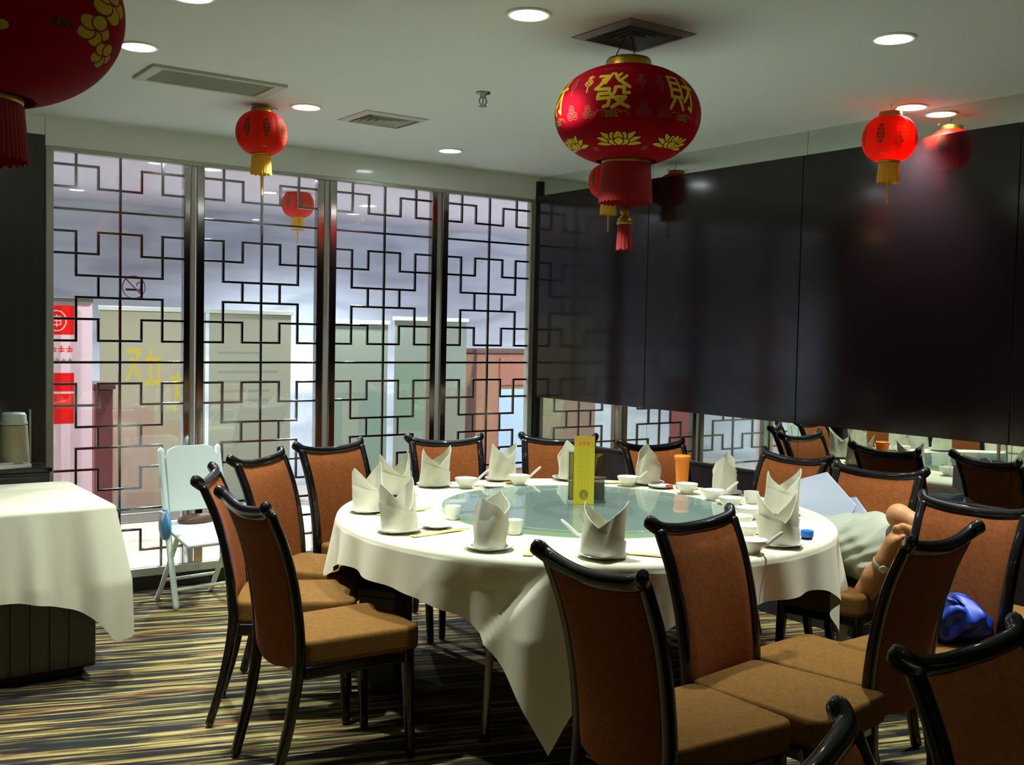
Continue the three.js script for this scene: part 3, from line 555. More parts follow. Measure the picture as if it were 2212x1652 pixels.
{ // card stand and yellow card on the turntable
  const ty = TY + 0.032, t = thing('menu_stand', 'clear table stand holding a brown and orange menu card on the turntable', 'menu stand', [2.93, ty, -3.55], -0.62);
  const card = canvasTex(256, 384, (g, w, h) => { g.fillStyle = '#c08a3c'; g.fillRect(0, 0, w, h); g.fillStyle = '#5a2a1c'; g.beginPath(); g.moveTo(w, 0); g.lineTo(w, h); g.lineTo(w * 0.62, h); g.lineTo(w * 0.8, h * 0.1); g.fill(); g.strokeStyle = '#4a2414'; g.lineWidth = 16; g.strokeRect(0, 0, w, h); });
  mesh('card', new THREE.BoxGeometry(0.155, 0.205, 0.003).translate(0, 0.112, 0), [0, 1, 2, 3, 4, 5].map((i) => (i === 4 ? std(0xffffff, 0.5, { map: card }) : std(0x6a1c1c, 0.5))), t);
  mesh('front_pane', bx(-0.084, 0.084, 0.004, 0.222, 0.003, 0.005), M.pane, t);
  mesh('foot', rb(-0.084, 0.084, 0, 0.004, -0.035, 0.035, 0.0015), M.pane, t);
  const yc = thing('promotion_card', 'tall yellow card with red lettering leaning before the menu stand', 'card', [2.905, ty, -3.54], -0.62);
  const tex = canvasTex(256, 768, (g, w, h) => {
    g.fillStyle = '#b8ac18'; g.fillRect(0, 0, w, h); g.fillStyle = '#bc9a20'; g.fillRect(0, 0, w, h * 0.16);
    g.strokeStyle = '#b85a14'; for (let i = 0; i < 3; i++) strokes(g, [[[0, 0], [30, 0]], [[15, -14], [15, 22]], [[2, 12], [28, 10]], [[4, 24], [26, 24]]], 62 + i * 48, 70, 1, 6);
    g.strokeStyle = '#a8801a'; for (let r = 0; r < 14; r++) for (let i = 0; i < 4; i++) strokes(g, [[[0, 0], [18, 0]], [[9, -8], [9, 10]], [[1, 9], [17, 8]]], 56 + i * 38, 140 + r * 32, 1, 3);
    g.fillStyle = '#6a6210'; g.beginPath(); g.arc(w / 2, h * 0.86, 58, 0, 2 * PI); g.fill(); g.strokeStyle = '#b8b020'; g.lineWidth = 5; g.beginPath(); g.arc(w / 2, h * 0.86, 46, 0, 2 * PI); g.stroke(); strokes(g, [[[-22, -12], [22, -12]], [[0, -26], [0, 26]], [[-22, 10], [22, 10]], [[-24, 24], [24, 24]]], w / 2, h * 0.86, 1, 5);
  });
  const cg = new THREE.BoxGeometry(0.088, 0.288, 0.002, 1, 10, 1); cg.translate(0, 0.144, 0.03); const p = cg.attributes.position; for (let i = 0; i < p.count; i++) p.setZ(i, p.getZ(i) - 0.018 * (p.getY(i) / 0.29)); cg.computeVertexNormals();
  mesh('card', cg, [0, 1, 2, 3, 4, 5].map((i) => (i === 4 || i === 5 ? std(0xffffff, 0.55, { map: tex }) : std(0xb8ac18, 0.6))), yc);
}

// ---------------------------------------------------------------- left serving table
{
  const x0 = -0.45, x1 = 1.245, z0 = -5.4, z1 = -4.575, Y = 0.745;
  const t = thing('serving_table', 'rectangular serving table on a dark wooden pedestal at the left', 'table', [0, 0, 0]);
  mesh('tabletop', rb(x0 + 0.01, x1 - 0.01, Y - 0.035, Y - 0.003, z0 + 0.01, z1 - 0.01, 0.006), M.plywood, t);
  mesh('pedestal', rb(x0 + 0.22, x1 - 0.05, 0.04, Y - 0.035, z0 + 0.14, z1 - 0.13, 0.01), M.darkWood, t);
  for (let i = 0; i < 18; i++) mesh('slat', rb(x0 + 0.24 + i * 0.076, x0 + 0.3 + i * 0.076, 0.05, Y - 0.04, z1 - 0.132, z1 - 0.12, 0.004), M.darkWood, t);
  mesh('base_plinth', rb(x0 + 0.26, x1 - 0.09, 0, 0.04, z0 + 0.18, z1 - 0.17, 0.004), M.plinth, t);
  // cloth: outline walked at even steps with rounded corners
  const rc = 0.03, W = x1 - x0 - 2 * rc, D = z1 - z0 - 2 * rc, q = rc * PI / 2, P = 2 * W + 2 * D + 4 * q;
  const out = (s) => { // -> x, z, nx, nz, closeness to a corner
    s = ((s % 1) + 1) % 1 * P; const seq = [[W, 1, 0, x0 + rc, z1], [q], [D, 0, -1, x1, z1 - rc], [q], [W, -1, 0, x1 - rc, z0], [q], [D, 0, 1, x0, z0 + rc], [q]], C = [[x1 - rc, z1 - rc, PI / 2], [x1 - rc, z0 + rc, 0], [x0 + rc, z0 + rc, -PI / 2], [x0 + rc, z1 - rc, PI]];
    for (let i = 0; i < 8; i++) { const L = seq[i][0]; if (s <= L || i === 7) { if (i % 2 === 0) { const e = seq[i], k = Math.min(s, L - s); return [e[3] + e[1] * s, e[4] + e[2] * s, -e[2] , e[1], k].map((v, j) => (j === 2 ? [0, 1, 0, -1][i / 2] : j === 3 ? [1, 0, -1, 0][i / 2] : v)); } const c = C[(i - 1) / 2], a = c[2] - s / rc; return [c[0] + rc * Math.cos(a), c[1] + rc * Math.sin(a), Math.cos(a), Math.sin(a), 0]; } s -= L; }
  };
  const cx = (x0 + x1) / 2, cz = (z0 + z1) / 2;
  const g = fromGrid(520, 50, (u, v) => {
    const [x, z, nx, nz, k] = out(u), j = Math.round(v * 50);
    const cor = Math.exp(-k / 0.10), d = 0.345 + 0.2 * cor + 0.008 * Math.sin(u * 70);
    if (j <= 12) { const m = (j / 12) ; return [cx + (x - nx * 0.014 - cx) * m, Y + 0.003, cz + (z - nz * 0.014 - cz) * m, x, z]; }
    if (j <= 18) { const a = (j - 12) / 6 * PI / 2; return [x + nx * (-0.014 + 0.018 * Math.sin(a)), Y + 0.003 - 0.018 * (1 - Math.cos(a)), z + nz * (-0.014 + 0.018 * Math.sin(a)), x, z]; }
    const tt = (j - 18) / 32, h = tt * d, f = Math.sin(u * P / 0.19 * 2 * PI + 1.4 * Math.sin(u * 31)) * 0.6 + 0.4 * Math.sin(u * P / 0.11 * 2 * PI);
    const o = 0.004 + 0.035 * h + Math.min(1, h / 0.3) * (0.012 + 0.016 * f + 0.055 * cor * Math.sin(k * 26 + 0.9));
    return [x + nx * o, Y - 0.015 - h, z + nz * o, x, z];
  }, true);
  tag(mesh('tablecloth', g, M.cloth), 'cream tablecloth hanging from the rectangular serving table at the left edge', 'tablecloth');
}
{ // open dark sideboard against the dark boarding, with a container and a tray
  const t = thing('sideboard', 'open black sideboard standing against the dark wall behind the serving table', 'sideboard', [0, 0, 0]);
  mesh('cabinet_body', rb(0.2, 1.2, 0.05, 0.77, -6.07, -5.6, 0.006), M.darkWood, t);
  for (const z of [-6.0, -5.66]) for (const x of [0.24, 1.16]) mesh('leg', rb(x - 0.02, x + 0.02, 0, 0.05, z - 0.02, z + 0.02, 0.004), M.plinth, t);
  mesh('top_board', rb(0.19, 1.21, 0.768, 0.79, -6.075, -5.59, 0.004), M.lacquer, t);
  for (const [a, b] of [[0.46, 0.69], [0.7, 0.94], [0.95, 1.19]]) { const d = mesh('door', rb(a - 0.005, b - 0.005, 0.08, 0.75, -5.6, -5.585, 0.004), M.darkWood, t); mesh('knob', new THREE.SphereGeometry(0.011, 14, 10).translate(b - 0.04, 0.5, -5.578), M.steel, d); }
  mesh('end_frame', rb(1.155, 1.163, 0.79, 1.06, -5.86, -5.84, 0.002), M.silver, t);
}
{
  const t = thing('food_container', 'cream lidded food container on the black sideboard', 'container', [1.072, 0.79, -5.79]);
  mesh('body', lathe([[0, 0], [0.07, 0], [0.074, 0.006], [0.063, 0.19], [0.06, 0.2], [0, 0.2]], 40), std(0xb4aa86, 0.45), t);
  mesh('lid', lathe([[0, 0.262], [0.05, 0.26], [0.057, 0.25], [0.06, 0.215], [0.064, 0.212], [0.064, 0.202], [0, 0.2]], 40), std(0xcfd6c6, 0.4), t);
}
{
  const t = thing('serving_tray', 'small white tray lying before the cream container', 'tray', [1.02, 0.79, -5.66], 0.2);
  mesh('tray', rb(-0.09, 0.09, 0, 0.008, -0.055, 0.055, 0.003), M.porcelain, t); for (const [a, b, c, d] of [[-0.092, 0.092, 0.05, 0.057], [-0.092, 0.092, -0.057, -0.05], [0.086, 0.093, -0.055, 0.055], [-0.093, -0.086, -0.055, 0.055]]) mesh('lip', rb(a, b, 0.002, 0.02, c, d, 0.002), M.porcelain, t);
}
{ // white folding chair by the glass
  const t = thing('folding_chair', 'white plastic folding chair standing by the glass screen at left', 'chair', [1.98, 0, -5.72], 0.12);
  const tube = (pts, r = 0.012) => sweep(pts, () => [r, r * 1.2], V(1, 0, 0), 60, 10, 2, 0.9);
  for (const s of [-1, 1]) mesh('back_post', tube([[s * 0.165, 0.845, -0.10], [s * 0.168, 0.55, -0.03], [s * 0.172, 0.3, 0.04], [s * 0.175, 0.0, 0.13]], 0.014), M.whitePlastic, t);
  for (const s of [-1, 1]) mesh('rear_leg', tube([[s * 0.15, 0.4, 0.10], [s * 0.155, 0.2, -0.02], [s * 0.158, 0.0, -0.15]]), M.whitePlastic, t);
  const back = extrude([[-0.145, 0.5], [0.145, 0.5], [0.145, 0.79], [0.125, 0.83], [0.085, 0.845], [-0.085, 0.845], [-0.125, 0.83], [-0.145, 0.79]], 0.012, 0.004); back.rotateX(-0.2); back.translate(0, 0.012, 0.075);
  mesh('backrest', back, M.whitePlastic, t);
  const seat = rb(-0.16, 0.16, -0.012, 0.012, -0.16, 0.17, 0.01); seat.rotateX(0.22); seat.translate(0, 0.385, 0.06); mesh('seat', seat, M.whitePlastic, t);
  mesh('cross_bar', rod([-0.155, 0.12, -0.075], [0.155, 0.12, -0.075], 0.009), M.whitePlastic, t); mesh('cross_bar', rod([-0.17, 0.1, 0.1], [0.17, 0.1, 0.1], 0.009), M.whitePlastic, t);
  const p = thing('leather_pouch', 'brown pouch lying at the back of the white folding chair seat', 'pouch', [2.0, 0.437, -5.79], 0.12);
  mesh('pouch', fromGrid(32, 14, (u, v) => { const a = u * 2 * PI, b = v * PI; return [0.11 * Math.sin(b) ** 0.6 * Math.cos(a) * (1 + 0.08 * Math.sin(3 * a)), 0.027 * Math.cos(b) * (1 + 0.15 * Math.sin(a * 2)), 0.05 * Math.sin(b) ** 0.6 * Math.sin(a)]; }, true), std(0x6a4432, 0.6), p);
  const b = thing('plastic_bag', 'small blue and white bag hanging on the left side of the white folding chair', 'bag', [1.80, 0.36, -5.70]);
  mesh('bag', fromGrid(24, 14, (u, v) => { const a = u * 2 * PI, w = 0.01 + 0.02 * Math.sin(v * PI * 0.9); return [w * Math.cos(a), 0.16 * (1 - v), w * 2.2 * Math.sin(a) * (1 + 0.1 * Math.sin(4 * a + v * 5))]; }, true), std(0x5aa0cc, 0.4), b);
  mesh('bag_label', rb(-0.026, 0.0, 0.09, 0.15, -0.03, 0.03, 0.004), std(0xc8d4d8, 0.5), b);
}
{
  const t = thing('storage_box', 'dark grey box standing under the left edge of the tablecloth beside a chair seat', 'box', [2.17, 0, -3.93], 0.6);
  mesh('box', rb(-0.085, 0.085, 0, 0.4, -0.085, 0.085, 0.012), std(0x565044, 0.7), t); mesh('lid', rb(-0.09, 0.09, 0.4, 0.43, -0.09, 0.09, 0.008), std(0x4a463c, 0.7), t);
}

// ---------------------------------------------------------------- things in the hall beyond the glass
{ // red notice banner just behind the left glass panel
  const t = thing('notice_banner', 'pinkish standing banner with red squares behind the left edge of the glass screen', 'banner', [1.49, 0, -6.6]);
  const tex = canvasTex(256, 1024, (g, w, h) => {
    g.fillStyle = '#d8b4b8'; g.fillRect(0, 0, w, h);
    g.fillStyle = '#e01410'; g.fillRect(0, h * 0.02, w * 0.66, h * 0.125); g.fillRect(0, h * 0.31, w * 0.66, h * 0.08); g.fillRect(0, h * 0.4, w * 0.7, h * 0.13);
    g.strokeStyle = '#f0c4bc'; g.lineWidth = 5; g.beginPath(); g.arc(w * 0.34, h * 0.085, 44, 0, 2 * PI); g.stroke(); strokes(g, [[[-18, -18], [18, -18], [18, 18], [-18, 18], [-18, -18]], [[-18, 0], [18, 0]], [[0, -26], [0, 26]]], w * 0.34, h * 0.085, 1, 5);
    g.strokeStyle = '#d83820'; for (let i = 0; i < 4; i++) strokes(g, [[[0, 0], [26, 0]], [[13, -12], [13, 14]], [[2, 12], [25, 10]]], 20 + i * 38, h * 0.205, 1, 6);
    g.strokeStyle = '#705868'; for (let i = 0; i < 5; i++) strokes(g, [[[0, 0], [18, 0]], [[9, -8], [9, 9]], [[1, 8], [17, 7]]], 20 + i * 30, h * 0.255, 1, 4);
    g.strokeStyle = '#f06050'; strokes(g, [[[0, 30], [40, 8], [90, 0]]], 40, h * 0.43, 1, 6);
  });
  mesh('sheet', new THREE.PlaneGeometry(0.3, 1.35, 2, 8).translate(0.01, 0.955, 0), phys(0xffffff, 1, { map: tex, transmission: 0.55, thickness: 0 }), t);
  mesh('top_bar', rb(-0.145, 0.165, 1.625, 1.65, -0.012, 0.012, 0.004), M.silver, t); mesh('pole', rod([0.01, 0.03, -0.02], [0.01, 1.63, -0.02], 0.01), M.steel, t); mesh('foot', rb(-0.15, 0.17, 0, 0.05, -0.07, 0.07, 0.012), M.steel, t);
}
function banner(label, x0, x1, top, z, color, draw) {
  const t = thing('rollup_banner', label, 'banner', [(x0 + x1) / 2, 0, z]), w = (x1 - x0) / 2;
  const m = std(0xffffff, 0.75, { map: canvasTex(512, 512, (g, W, H) => { g.fillStyle = color; g.fillRect(0, 0, W, H); draw(g, W, H); }) });
  mesh('sheet', new THREE.BoxGeometry(w * 2, top - 0.12, 0.006).translate(0, 0.07 + (top - 0.12) / 2, 0), [0, 1, 2, 3, 4, 5].map((i) => (i === 4 ? m : std(color, 0.75))), t);
  mesh('top_bar', rb(-w - 0.02, w + 0.02, top - 0.055, top - 0.02, -0.014, 0.014, 0.005), M.silver, t);
  mesh('foot', rb(-w - 0.01, w + 0.01, 0, 0.08, -0.09, 0.09, 0.015), M.steel, t); mesh('pole', rod([0, 0.06, -0.03], [0, top - 0.04, -0.03], 0.012), M.steel, t);
}
banner('wide beige banner with yellow lettering standing in the hall behind the first glass panel', 2.13, 2.93, 1.66, -8.3, '#736a55', (g, W, H) => {
  g.fillStyle = '#735a4b'; g.fillRect(0, H * 0.48, W * 0.5, H * 0.52); g.fillStyle = '#73634e'; g.fillRect(W * 0.5, H * 0.55, W * 0.5, H * 0.45);
  g.strokeStyle = '#86721a'; strokes(g, [[[0, 0], [60, 0], [0, 70]], [[20, 20], [60, 70]], [[110, 0], [110, 80]], [[90, 20], [150, 20], [150, 76]], [[90, 80], [160, 80]]], W * 0.25, H * 0.2, 1, 13); strokes(g, [[[0, 0], [70, 0]], [[36, -10], [20, 80]], [[34, 30], [80, 80]]], W * 0.66, H * 0.34, 1, 13);
});
banner('plain beige-green banner standing in the hall behind the second glass panel', 2.97, 3.66, 1.66, -8.32, '#6e6a57', (g, W, H) => { g.fillStyle = '#686857'; g.fillRect(0, H * 0.5, W, H * 0.5); g.fillStyle = '#5c5c4d'; for (let i = 0; i < 6; i++) g.fillRect(W * 0.1, H * (0.2 + i * 0.05), W * (0.5 + 0.25 * rnd()), 7); });
banner('pale green-grey banner in the hall behind the left half of the third glass panel', 3.94, 4.56, 1.6, -8.3, '#696e5e', (g, W, H) => { g.fillStyle = '#5a6959'; g.fillRect(0, H * 0.4, W, H * 0.6); g.fillStyle = '#6d705c'; g.fillRect(W * 0.3, H * 0.45, W * 0.25, H * 0.5); });
banner('pale grey-green banner in the hall behind the stiles of the third and fourth glass panels', 4.63, 5.38, 1.64, -8.3, '#666a5e', (g, W, H) => { g.fillStyle = '#576652'; g.fillRect(0, H * 0.25, W * 0.4, H * 0.4); g.fillStyle = '#61614f'; g.fillRect(W * 0.4, H * 0.4, W * 0.6, H * 0.6); });
{
  const t = thing('hall_cabinet', 'brown wooden hall cabinet with a pale blue panel behind the fourth glass panel', 'cabinet', [5.95, 0, -8.55]);
  const br = std(0x7a5038, 0.5);
  mesh('carcass', rb(-0.42, 0.5, 0.05, 1.3, -0.2, 0.2, 0.01), br, t); mesh('top_board', rb(-0.44, 0.52, 1.3, 1.34, -0.22, 0.22, 0.006), std(0x4a2c22, 0.5), t);
  mesh('panel', rb(-0.16, 0.48, 0.2, 0.96, 0.2, 0.215, 0.004), std(0x8494a8, 0.4), t); mesh('drawer', rb(-0.16, 0.48, 1.0, 1.26, 0.2, 0.218, 0.004), std(0x7a4836, 0.5), t);
  mesh('plinth', rb(-0.4, 0.48, 0, 0.05, -0.18, 0.18, 0.004), M.plinth, t);
}
{
  const t = thing('hall_stand', 'narrow dark red stand in the hall behind the left glass panel', 'stand', [1.86, 0, -7.3]);
  mesh('body', rb(-0.06, 0.06, 0.04, 1.08, -0.15, 0.15, 0.01), std(0x6a3434, 0.5), t); mesh('top', rb(-0.07, 0.07, 1.08, 1.12, -0.17, 0.17, 0.006), std(0x50302c, 0.4), t); mesh('base', rb(-0.055, 0.055, 0, 0.04, -0.14, 0.14, 0.004), M.plinth, t);
}
{ // no-smoking sticker on the glass
  const t = thing('no_smoking_sticker', 'round no smoking sticker on the first glass panel', 'sticker', [1.748, 1.71, WZ - 0.0045]);
  const red = std(0xc07088, 0.6), blk = std(0x3a3440, 0.6);
  mesh('ring', new THREE.TorusGeometry(0.062, 0.0035, 6, 48).scale(1, 1, 0.25), red, t);
  mesh('slash', bx(-0.06, 0.06, -0.0035, 0.0035, -0.0006, 0.0012).rotateZ(-0.78), red, t);
  mesh('cigarette', bx(-0.045, 0.02, -0.021, -0.009, -0.0006, 0.001), blk, t); mesh('ember', bx(0.023, 0.035, -0.021, -0.009, -0.0006, 0.001), red, t);
  mesh('smoke', new THREE.TorusGeometry(0.014, 0.0025, 6, 16, 3.6).scale(1, 1, 0.25).translate(0.03, 0.012, 0), blk, t);
}

// ---------------------------------------------------------------- blue bag on the right chair
{
  const t = thing('cloth_bag', 'crumpled shiny blue bag on the seat of the orange-backed right chair', 'bag', [3.36, 0.476, -2.1], 0.2);
  mesh('bag', fromGrid(64, 28, (u, v) => { const a = u * 2 * PI, b = v * PI, k = 1 + 0.13 * Math.sin(3 * a + 2 * b) + 0.07 * Math.sin(7 * a - 5 * b) + 0.04 * Math.sin(13 * a + 3 * b); return [0.105 * k * Math.sin(b) ** 0.7 * Math.cos(a), 0.075 + 0.075 * Math.cos(b) * (1 + 0.12 * Math.sin(5 * a)), 0.125 * k * Math.sin(b) ** 0.7 * Math.sin(a)]; }, true), phys(0x0a34a8, 0.45, { clearcoat: 0.3 }), t);
  mesh('strap', sweep([[0.0, 0.12, -0.07], [-0.05, 0.165, -0.03], [-0.06, 0.165, 0.03], [-0.02, 0.12, 0.07]], () => [0.012, 0.003], V(0, 1, 0), 20, 8), std(0x0c1430, 0.5), t);
}
// ---------------------------------------------------------------- pale paper sheets held up over the reclining person
{
  const sheet = (label, pts, x, tilt, m) => { // outline in (z, y)
    const g = extrude(pts.map(([z, y]) => [-z, y]), 0.004, 0); g.rotateY(PI / 2); const p = g.attributes.position;
    for (let i = 0; i < p.count; i++) p.setX(i, p.getX(i) + tilt * (p.getY(i) - 0.7)); g.computeVertexNormals(); g.translate(x, 0, 0);
    const t = thing('paper_sheet', label, 'paper', [0, 0, 0], 0, undefined); mesh('sheet', g, m, t); return t;
  };
  sheet('large pale blue-white paper sheet standing behind the right napkins', [[-3.26, 0.62], [-3.24, 0.845], [-3.05, 0.91], [-2.88, 0.787], [-2.915, 0.69], [-2.94, 0.66]], 3.87, 0.12, std(0xc4cce0, 0.7));
  sheet('smaller pale paper sheet with a stepped edge under the large sheet, above the grey shirt', [[-3.08, 0.66], [-3.06, 0.785], [-2.9, 0.818], [-2.82, 0.747], [-2.845, 0.71], [-2.93, 0.68]], 3.89, 0.12, std(0xc0c8de, 0.7));
}

// ---------------------------------------------------------------- the person lying across the chairs
// even mesh of the zero level of a distance function (surface nets)
function netMesh(f, lo, hi, cell) {
  const n = [0, 1, 2].map((i) => Math.ceil((hi[i] - lo[i]) / cell) + 1), N = n[0] * n[1] * n[2], F = new Float32Array(N), at = (i, j, k) => i + n[0] * (j + n[1] * k);
  for (let k = 0; k < n[2]; k++) for (let j = 0; j < n[1]; j++) for (let i = 0; i < n[0]; i++) F[at(i, j, k)] = f(lo[0] + i * cell, lo[1] + j * cell, lo[2] + k * cell);
  const id = new Int32Array(N).fill(-1), pos = [], idx = [];
  for (let k = 0; k < n[2] - 1; k++) for (let j = 0; j < n[1] - 1; j++) for (let i = 0; i < n[0] - 1; i++) {
    let c = 0, x = 0, y = 0, z = 0, m = 0; const v = [];
    for (let q = 0; q < 8; q++) { v[q] = F[at(i + (q & 1), j + (q >> 1 & 1), k + (q >> 2))]; if (v[q] < 0) m |= 1 << q; }
    if (m === 0 || m === 255) continue;
    for (let a = 0; a < 8; a++) for (const b of [1, 2, 4]) if (!(a & b)) { const p = v[a], q = v[a | b]; if ((p < 0) !== (q < 0)) { const t = p / (p - q); x += (a & 1) + (b === 1 ? t : 0); y += (a >> 1 & 1) + (b === 2 ? t : 0); z += (a >> 2) + (b === 4 ? t : 0); c++; } }
    id[at(i, j, k)] = pos.length / 3; pos.push(lo[0] + (i + x / c) * cell, lo[1] + (j + y / c) * cell, lo[2] + (k + z / c) * cell);
  }
  const quad = (a, b, c, d, flip) => { if (a < 0 || b < 0 || c < 0 || d < 0) return; flip ? idx.push(a, c, b, a, d, c) : idx.push(a, b, c, a, c, d); };
  for (let k = 1; k < n[2] - 1; k++) for (let j = 1; j < n[1] - 1; j++) for (let i = 1; i < n[0] - 1; i++) {
    const s = F[at(i, j, k)] < 0;
    if (s !== F[at(i + 1, j, k)] < 0) quad(id[at(i, j - 1, k - 1)], id[at(i, j, k - 1)], id[at(i, j, k)], id[at(i, j - 1, k)], !s);
    if (s !== F[at(i, j + 1, k)] < 0) quad(id[at(i - 1, j, k - 1)], id[at(i - 1, j, k)], id[at(i, j, k)], id[at(i, j, k - 1)], !s);
    if (s !== F[at(i, j, k + 1)] < 0) quad(id[at(i - 1, j - 1, k)], id[at(i, j - 1, k)], id[at(i, j, k)], id[at(i - 1, j, k)], !s);
  }
  const g = new THREE.BufferGeometry(); g.setAttribute('position', new THREE.Float32BufferAttribute(pos, 3)); g.setIndex(idx); g.computeVertexNormals(); return g;
}
const capsule = ([ax, ay, az, ra], [bx_, by, bz, rb_]) => { const dx = bx_ - ax, dy = by - ay, dz = bz - az, L = dx * dx + dy * dy + dz * dz; return (x, y, z) => { let t = ((x - ax) * dx + (y - ay) * dy + (z - az) * dz) / L; t = t < 0 ? 0 : t > 1 ? 1 : t; return Math.hypot(x - ax - t * dx, y - ay - t * dy, z - az - t * dz) - (ra + t * (rb_ - ra)); }; };
const smin = (fs, k) => (x, y, z) => { let d = 1e3; for (const f of fs) { const e = f(x, y, z), h = Math.max(0, k - Math.abs(d - e)) / k; d = Math.min(d, e) - h * h * k * 0.25; } return d; };
const chain = (...p) => p.slice(1).map((q, i) => capsule(p[i], q));
{
  const t = thing('person', 'person in a pale grey-green shirt and wristwatch lying across the chairs along the mirror wall', 'person', [0, 0, 0]);
  const sh = [3.80, 0.645, -2.64], elbow = [3.70, 0.475, -2.685, 0.04], wrist = [3.675, 0.625, -2.585, 0.029], palm = [3.675, 0.705, -2.54, 0.033];
  const torso = [...chain([3.955, 0.59, -3.12, 0.112], [3.92, 0.61, -2.92, 0.116], [3.88, 0.625, -2.72, 0.125], [3.86, 0.635, -2.62, 0.11]), ...chain([3.82, 0.6, -2.95, 0.09], [3.81, 0.61, -2.72, 0.1])];
  const upper = chain([...sh, 0.062], [3.755, 0.56, -2.655, 0.054], elbow);
  const fore = chain(elbow, [3.685, 0.55, -2.637, 0.037], wrist, palm);
  const fingers = [[0.0, 0.012], [0.018, 0.006], [0.036, -0.002], [0.052, -0.012]].map(([o, b], i) => chain([3.672 + o * 0.5, 0.728 + b, -2.545 + o * 0.55, 0.011], [3.668 + o * 0.5, 0.752 + b - 0.004 * i, -2.532 + o * 0.5, 0.0098], [3.682 + o * 0.5, 0.763 + b, -2.512 + o * 0.5, 0.009], [3.70 + o * 0.5, 0.757 + b, -2.50 + o * 0.4, 0.008])).flat();
  const thumb = chain([3.664, 0.70, -2.53, 0.012], [3.652, 0.722, -2.508, 0.0105], [3.66, 0.74, -2.49, 0.009]);
  const far = [...chain([3.93, 0.66, -2.62, 0.055], [3.83, 0.75, -2.60, 0.046], [3.742, 0.80, -2.572, 0.042]), ...chain([3.742, 0.80, -2.572, 0.041], [3.765, 0.775, -2.50, 0.034], [3.775, 0.745, -2.44, 0.028], [3.77, 0.725, -2.40, 0.032])];
  const neck = chain([3.84, 0.635, -2.56, 0.055], [3.80, 0.645, -2.47, 0.052]);
  const ell = (c, r) => (x, y, z) => (Math.hypot((x - c[0]) / r[0], (y - c[1]) / r[1], (z - c[2]) / r[2]) - 1) * Math.min(...r);
  const head = [ell([3.80, 0.65, -2.385], [0.09, 0.078, 0.11]), ell([3.755, 0.645, -2.42], [0.055, 0.055, 0.065]), capsule([3.712, 0.652, -2.385, 0.011], [3.694, 0.652, -2.402, 0.013]), ell([3.715, 0.652, -2.437], [0.016, 0.024, 0.012]), ell([3.81, 0.728, -2.40], [0.022, 0.012, 0.03]), ell([3.725, 0.675, -2.365], [0.014, 0.014, 0.012]), ell([3.725, 0.63, -2.365], [0.014, 0.014, 0.012])];
  const legA = chain([3.96, 0.565, -3.14, 0.082], [3.97, 0.54, -3.48, 0.06], [3.99, 0.53, -3.85, 0.042], [3.94, 0.52, -3.93, 0.035]), legB = chain([3.975, 0.625, -3.14, 0.078], [4.0, 0.61, -3.46, 0.055], [4.01, 0.58, -3.86, 0.04], [3.94, 0.575, -3.94, 0.034]);
  const skin = smin([smin([...torso, ...upper, ...legA, ...legB], 0.05), smin([...fore, ...far, ...neck], 0.03), smin([...fingers, ...thumb, palm && capsule(wrist, palm)], 0.012), smin(head, 0.03)], 0.014);
  mesh('body', netMesh(skin, [3.6, 0.4, -4.02], [4.12, 0.9, -2.24], 0.0075), std(0xb07848, 0.6), t);
  // shirt: over trunk and upper arms, open at neck and sleeve ends, with creases
  const cut = (f, c, nrm) => (x, y, z) => Math.max(f(x, y, z), (x - c[0]) * nrm[0] + (y - c[1]) * nrm[1] + (z - c[2]) * nrm[2]);
  const bulk = smin([...torso.map((f) => (x, y, z) => f(x, y, z) - 0.012), capsule([3.84, 0.65, -2.66, 0.088], [3.79, 0.62, -2.67, 0.085])], 0.06);
  const sleeve = cut(smin([(x, y, z) => upper[0](x, y, z) - 0.028, (x, y, z) => upper[1](x, y, z) - 0.026], 0.03), [3.738, 0.535, -2.665], [-0.5, -0.85, -0.15]);
  const sleeveB = cut((x, y, z) => far[0](x, y, z) - 0.022, [3.85, 0.735, -2.60], [-0.7, 0.6, 0.1]);
  const crease = (x, y, z) => 0.009 * Math.sin(60 * (y + 0.55 * z) + 5 * Math.sin(9 * z + 14 * x)) * (0.5 + 0.5 * Math.sin(11 * z + 17 * y)) + 0.004 * Math.sin(120 * (y * 0.6 - z * 0.5) + 3 * Math.sin(20 * y));
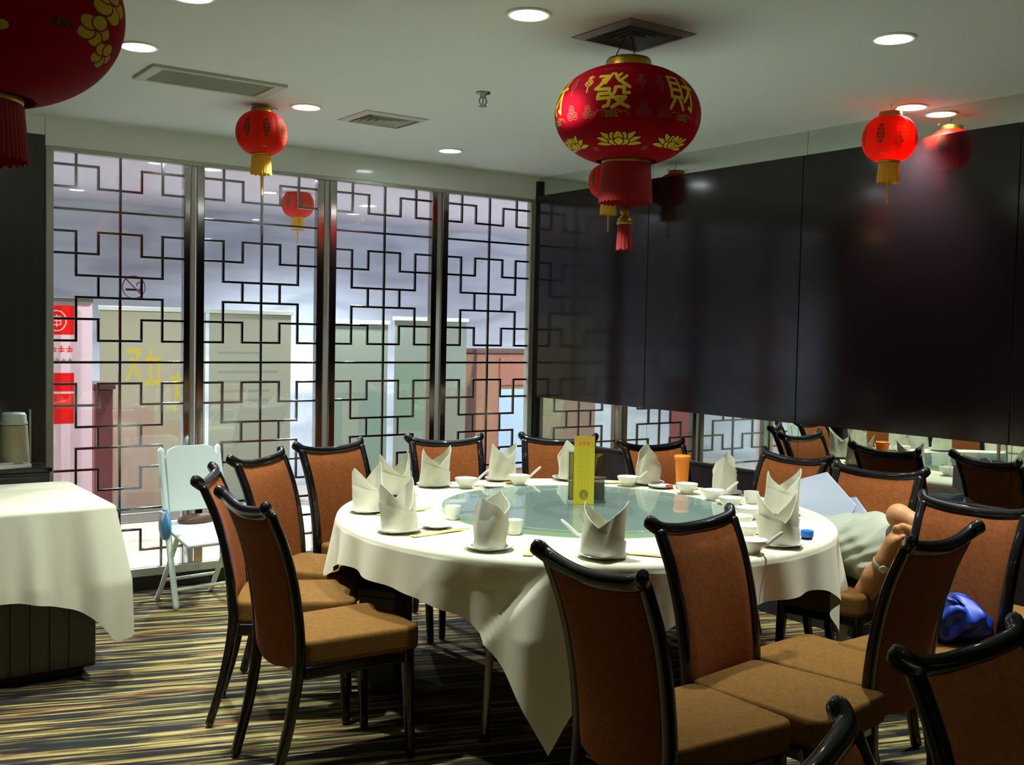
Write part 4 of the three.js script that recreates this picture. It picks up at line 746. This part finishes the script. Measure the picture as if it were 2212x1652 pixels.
  const shirt = (x, y, z) => Math.max(smin([bulk, sleeve, sleeveB], 0.035)(x, y, z) + crease(x, y, z), z + 2.555, -3.13 - z);
  mesh('shirt', netMesh(shirt, [3.6, 0.42, -3.16], [4.12, 0.86, -2.52], 0.007), std(0x9a9c88, 0.9), t).userData.label = 'pale grey-green short-sleeved shirt';
  const trousers = (x, y, z) => Math.max(smin([...legA.slice(0, 2), ...legB.slice(0, 2)].map((f) => (a, b, c) => f(a, b, c) - 0.013), 0.04)(x, y, z) + 0.004 * Math.sin(50 * (y + z)), z + 3.05);
  mesh('trousers', netMesh(trousers, [3.74, 0.42, -3.95], [4.14, 0.78, -3.03], 0.009), std(0x30343c, 0.9), t);
  const hair = (x, y, z) => Math.max(ell([3.812, 0.65, -2.372], [0.096, 0.085, 0.115])(x, y, z), -(x - 3.752 + 0.6 * (z + 2.33)), -(z + 2.45));
  mesh('hair', netMesh(hair, [3.68, 0.54, -2.52], [3.93, 0.76, -2.24], 0.006), std(0x14100e, 0.7), t);
  // watch on the near wrist
  const w0 = V(3.677, 0.612, -2.594), dir = V(wrist[0] - 3.685, wrist[1] - 0.55, wrist[2] + 2.637).normalize();
  const band = new THREE.TorusGeometry(0.034, 0.006, 8, 28); band.scale(1, 1, 1.8); band.applyQuaternion(new THREE.Quaternion().setFromUnitVectors(V(0, 0, 1), dir)); band.translate(w0.x, w0.y, w0.z);
  const wa = mesh('watch', band, std(0xb8b4a4, 0.35, { metalness: 0.6 }), t);
  const side = V(-0.55, 0.05, 0.83).addScaledVector(dir, -V(-0.55, 0.05, 0.83).dot(dir)).normalize();
  const face = lathe([[0, 0], [0.019, 0], [0.02, 0.004], [0.017, 0.007], [0, 0.007]], 28); face.applyQuaternion(new THREE.Quaternion().setFromUnitVectors(V(0, 1, 0), side)); face.translate(w0.x + side.x * 0.036, w0.y + side.y * 0.036, w0.z + side.z * 0.036);
  mesh('watch_face', face, std(0xd8d4c4, 0.25, { metalness: 0.4 }), wa);
}

renderer.render(scene, camera);
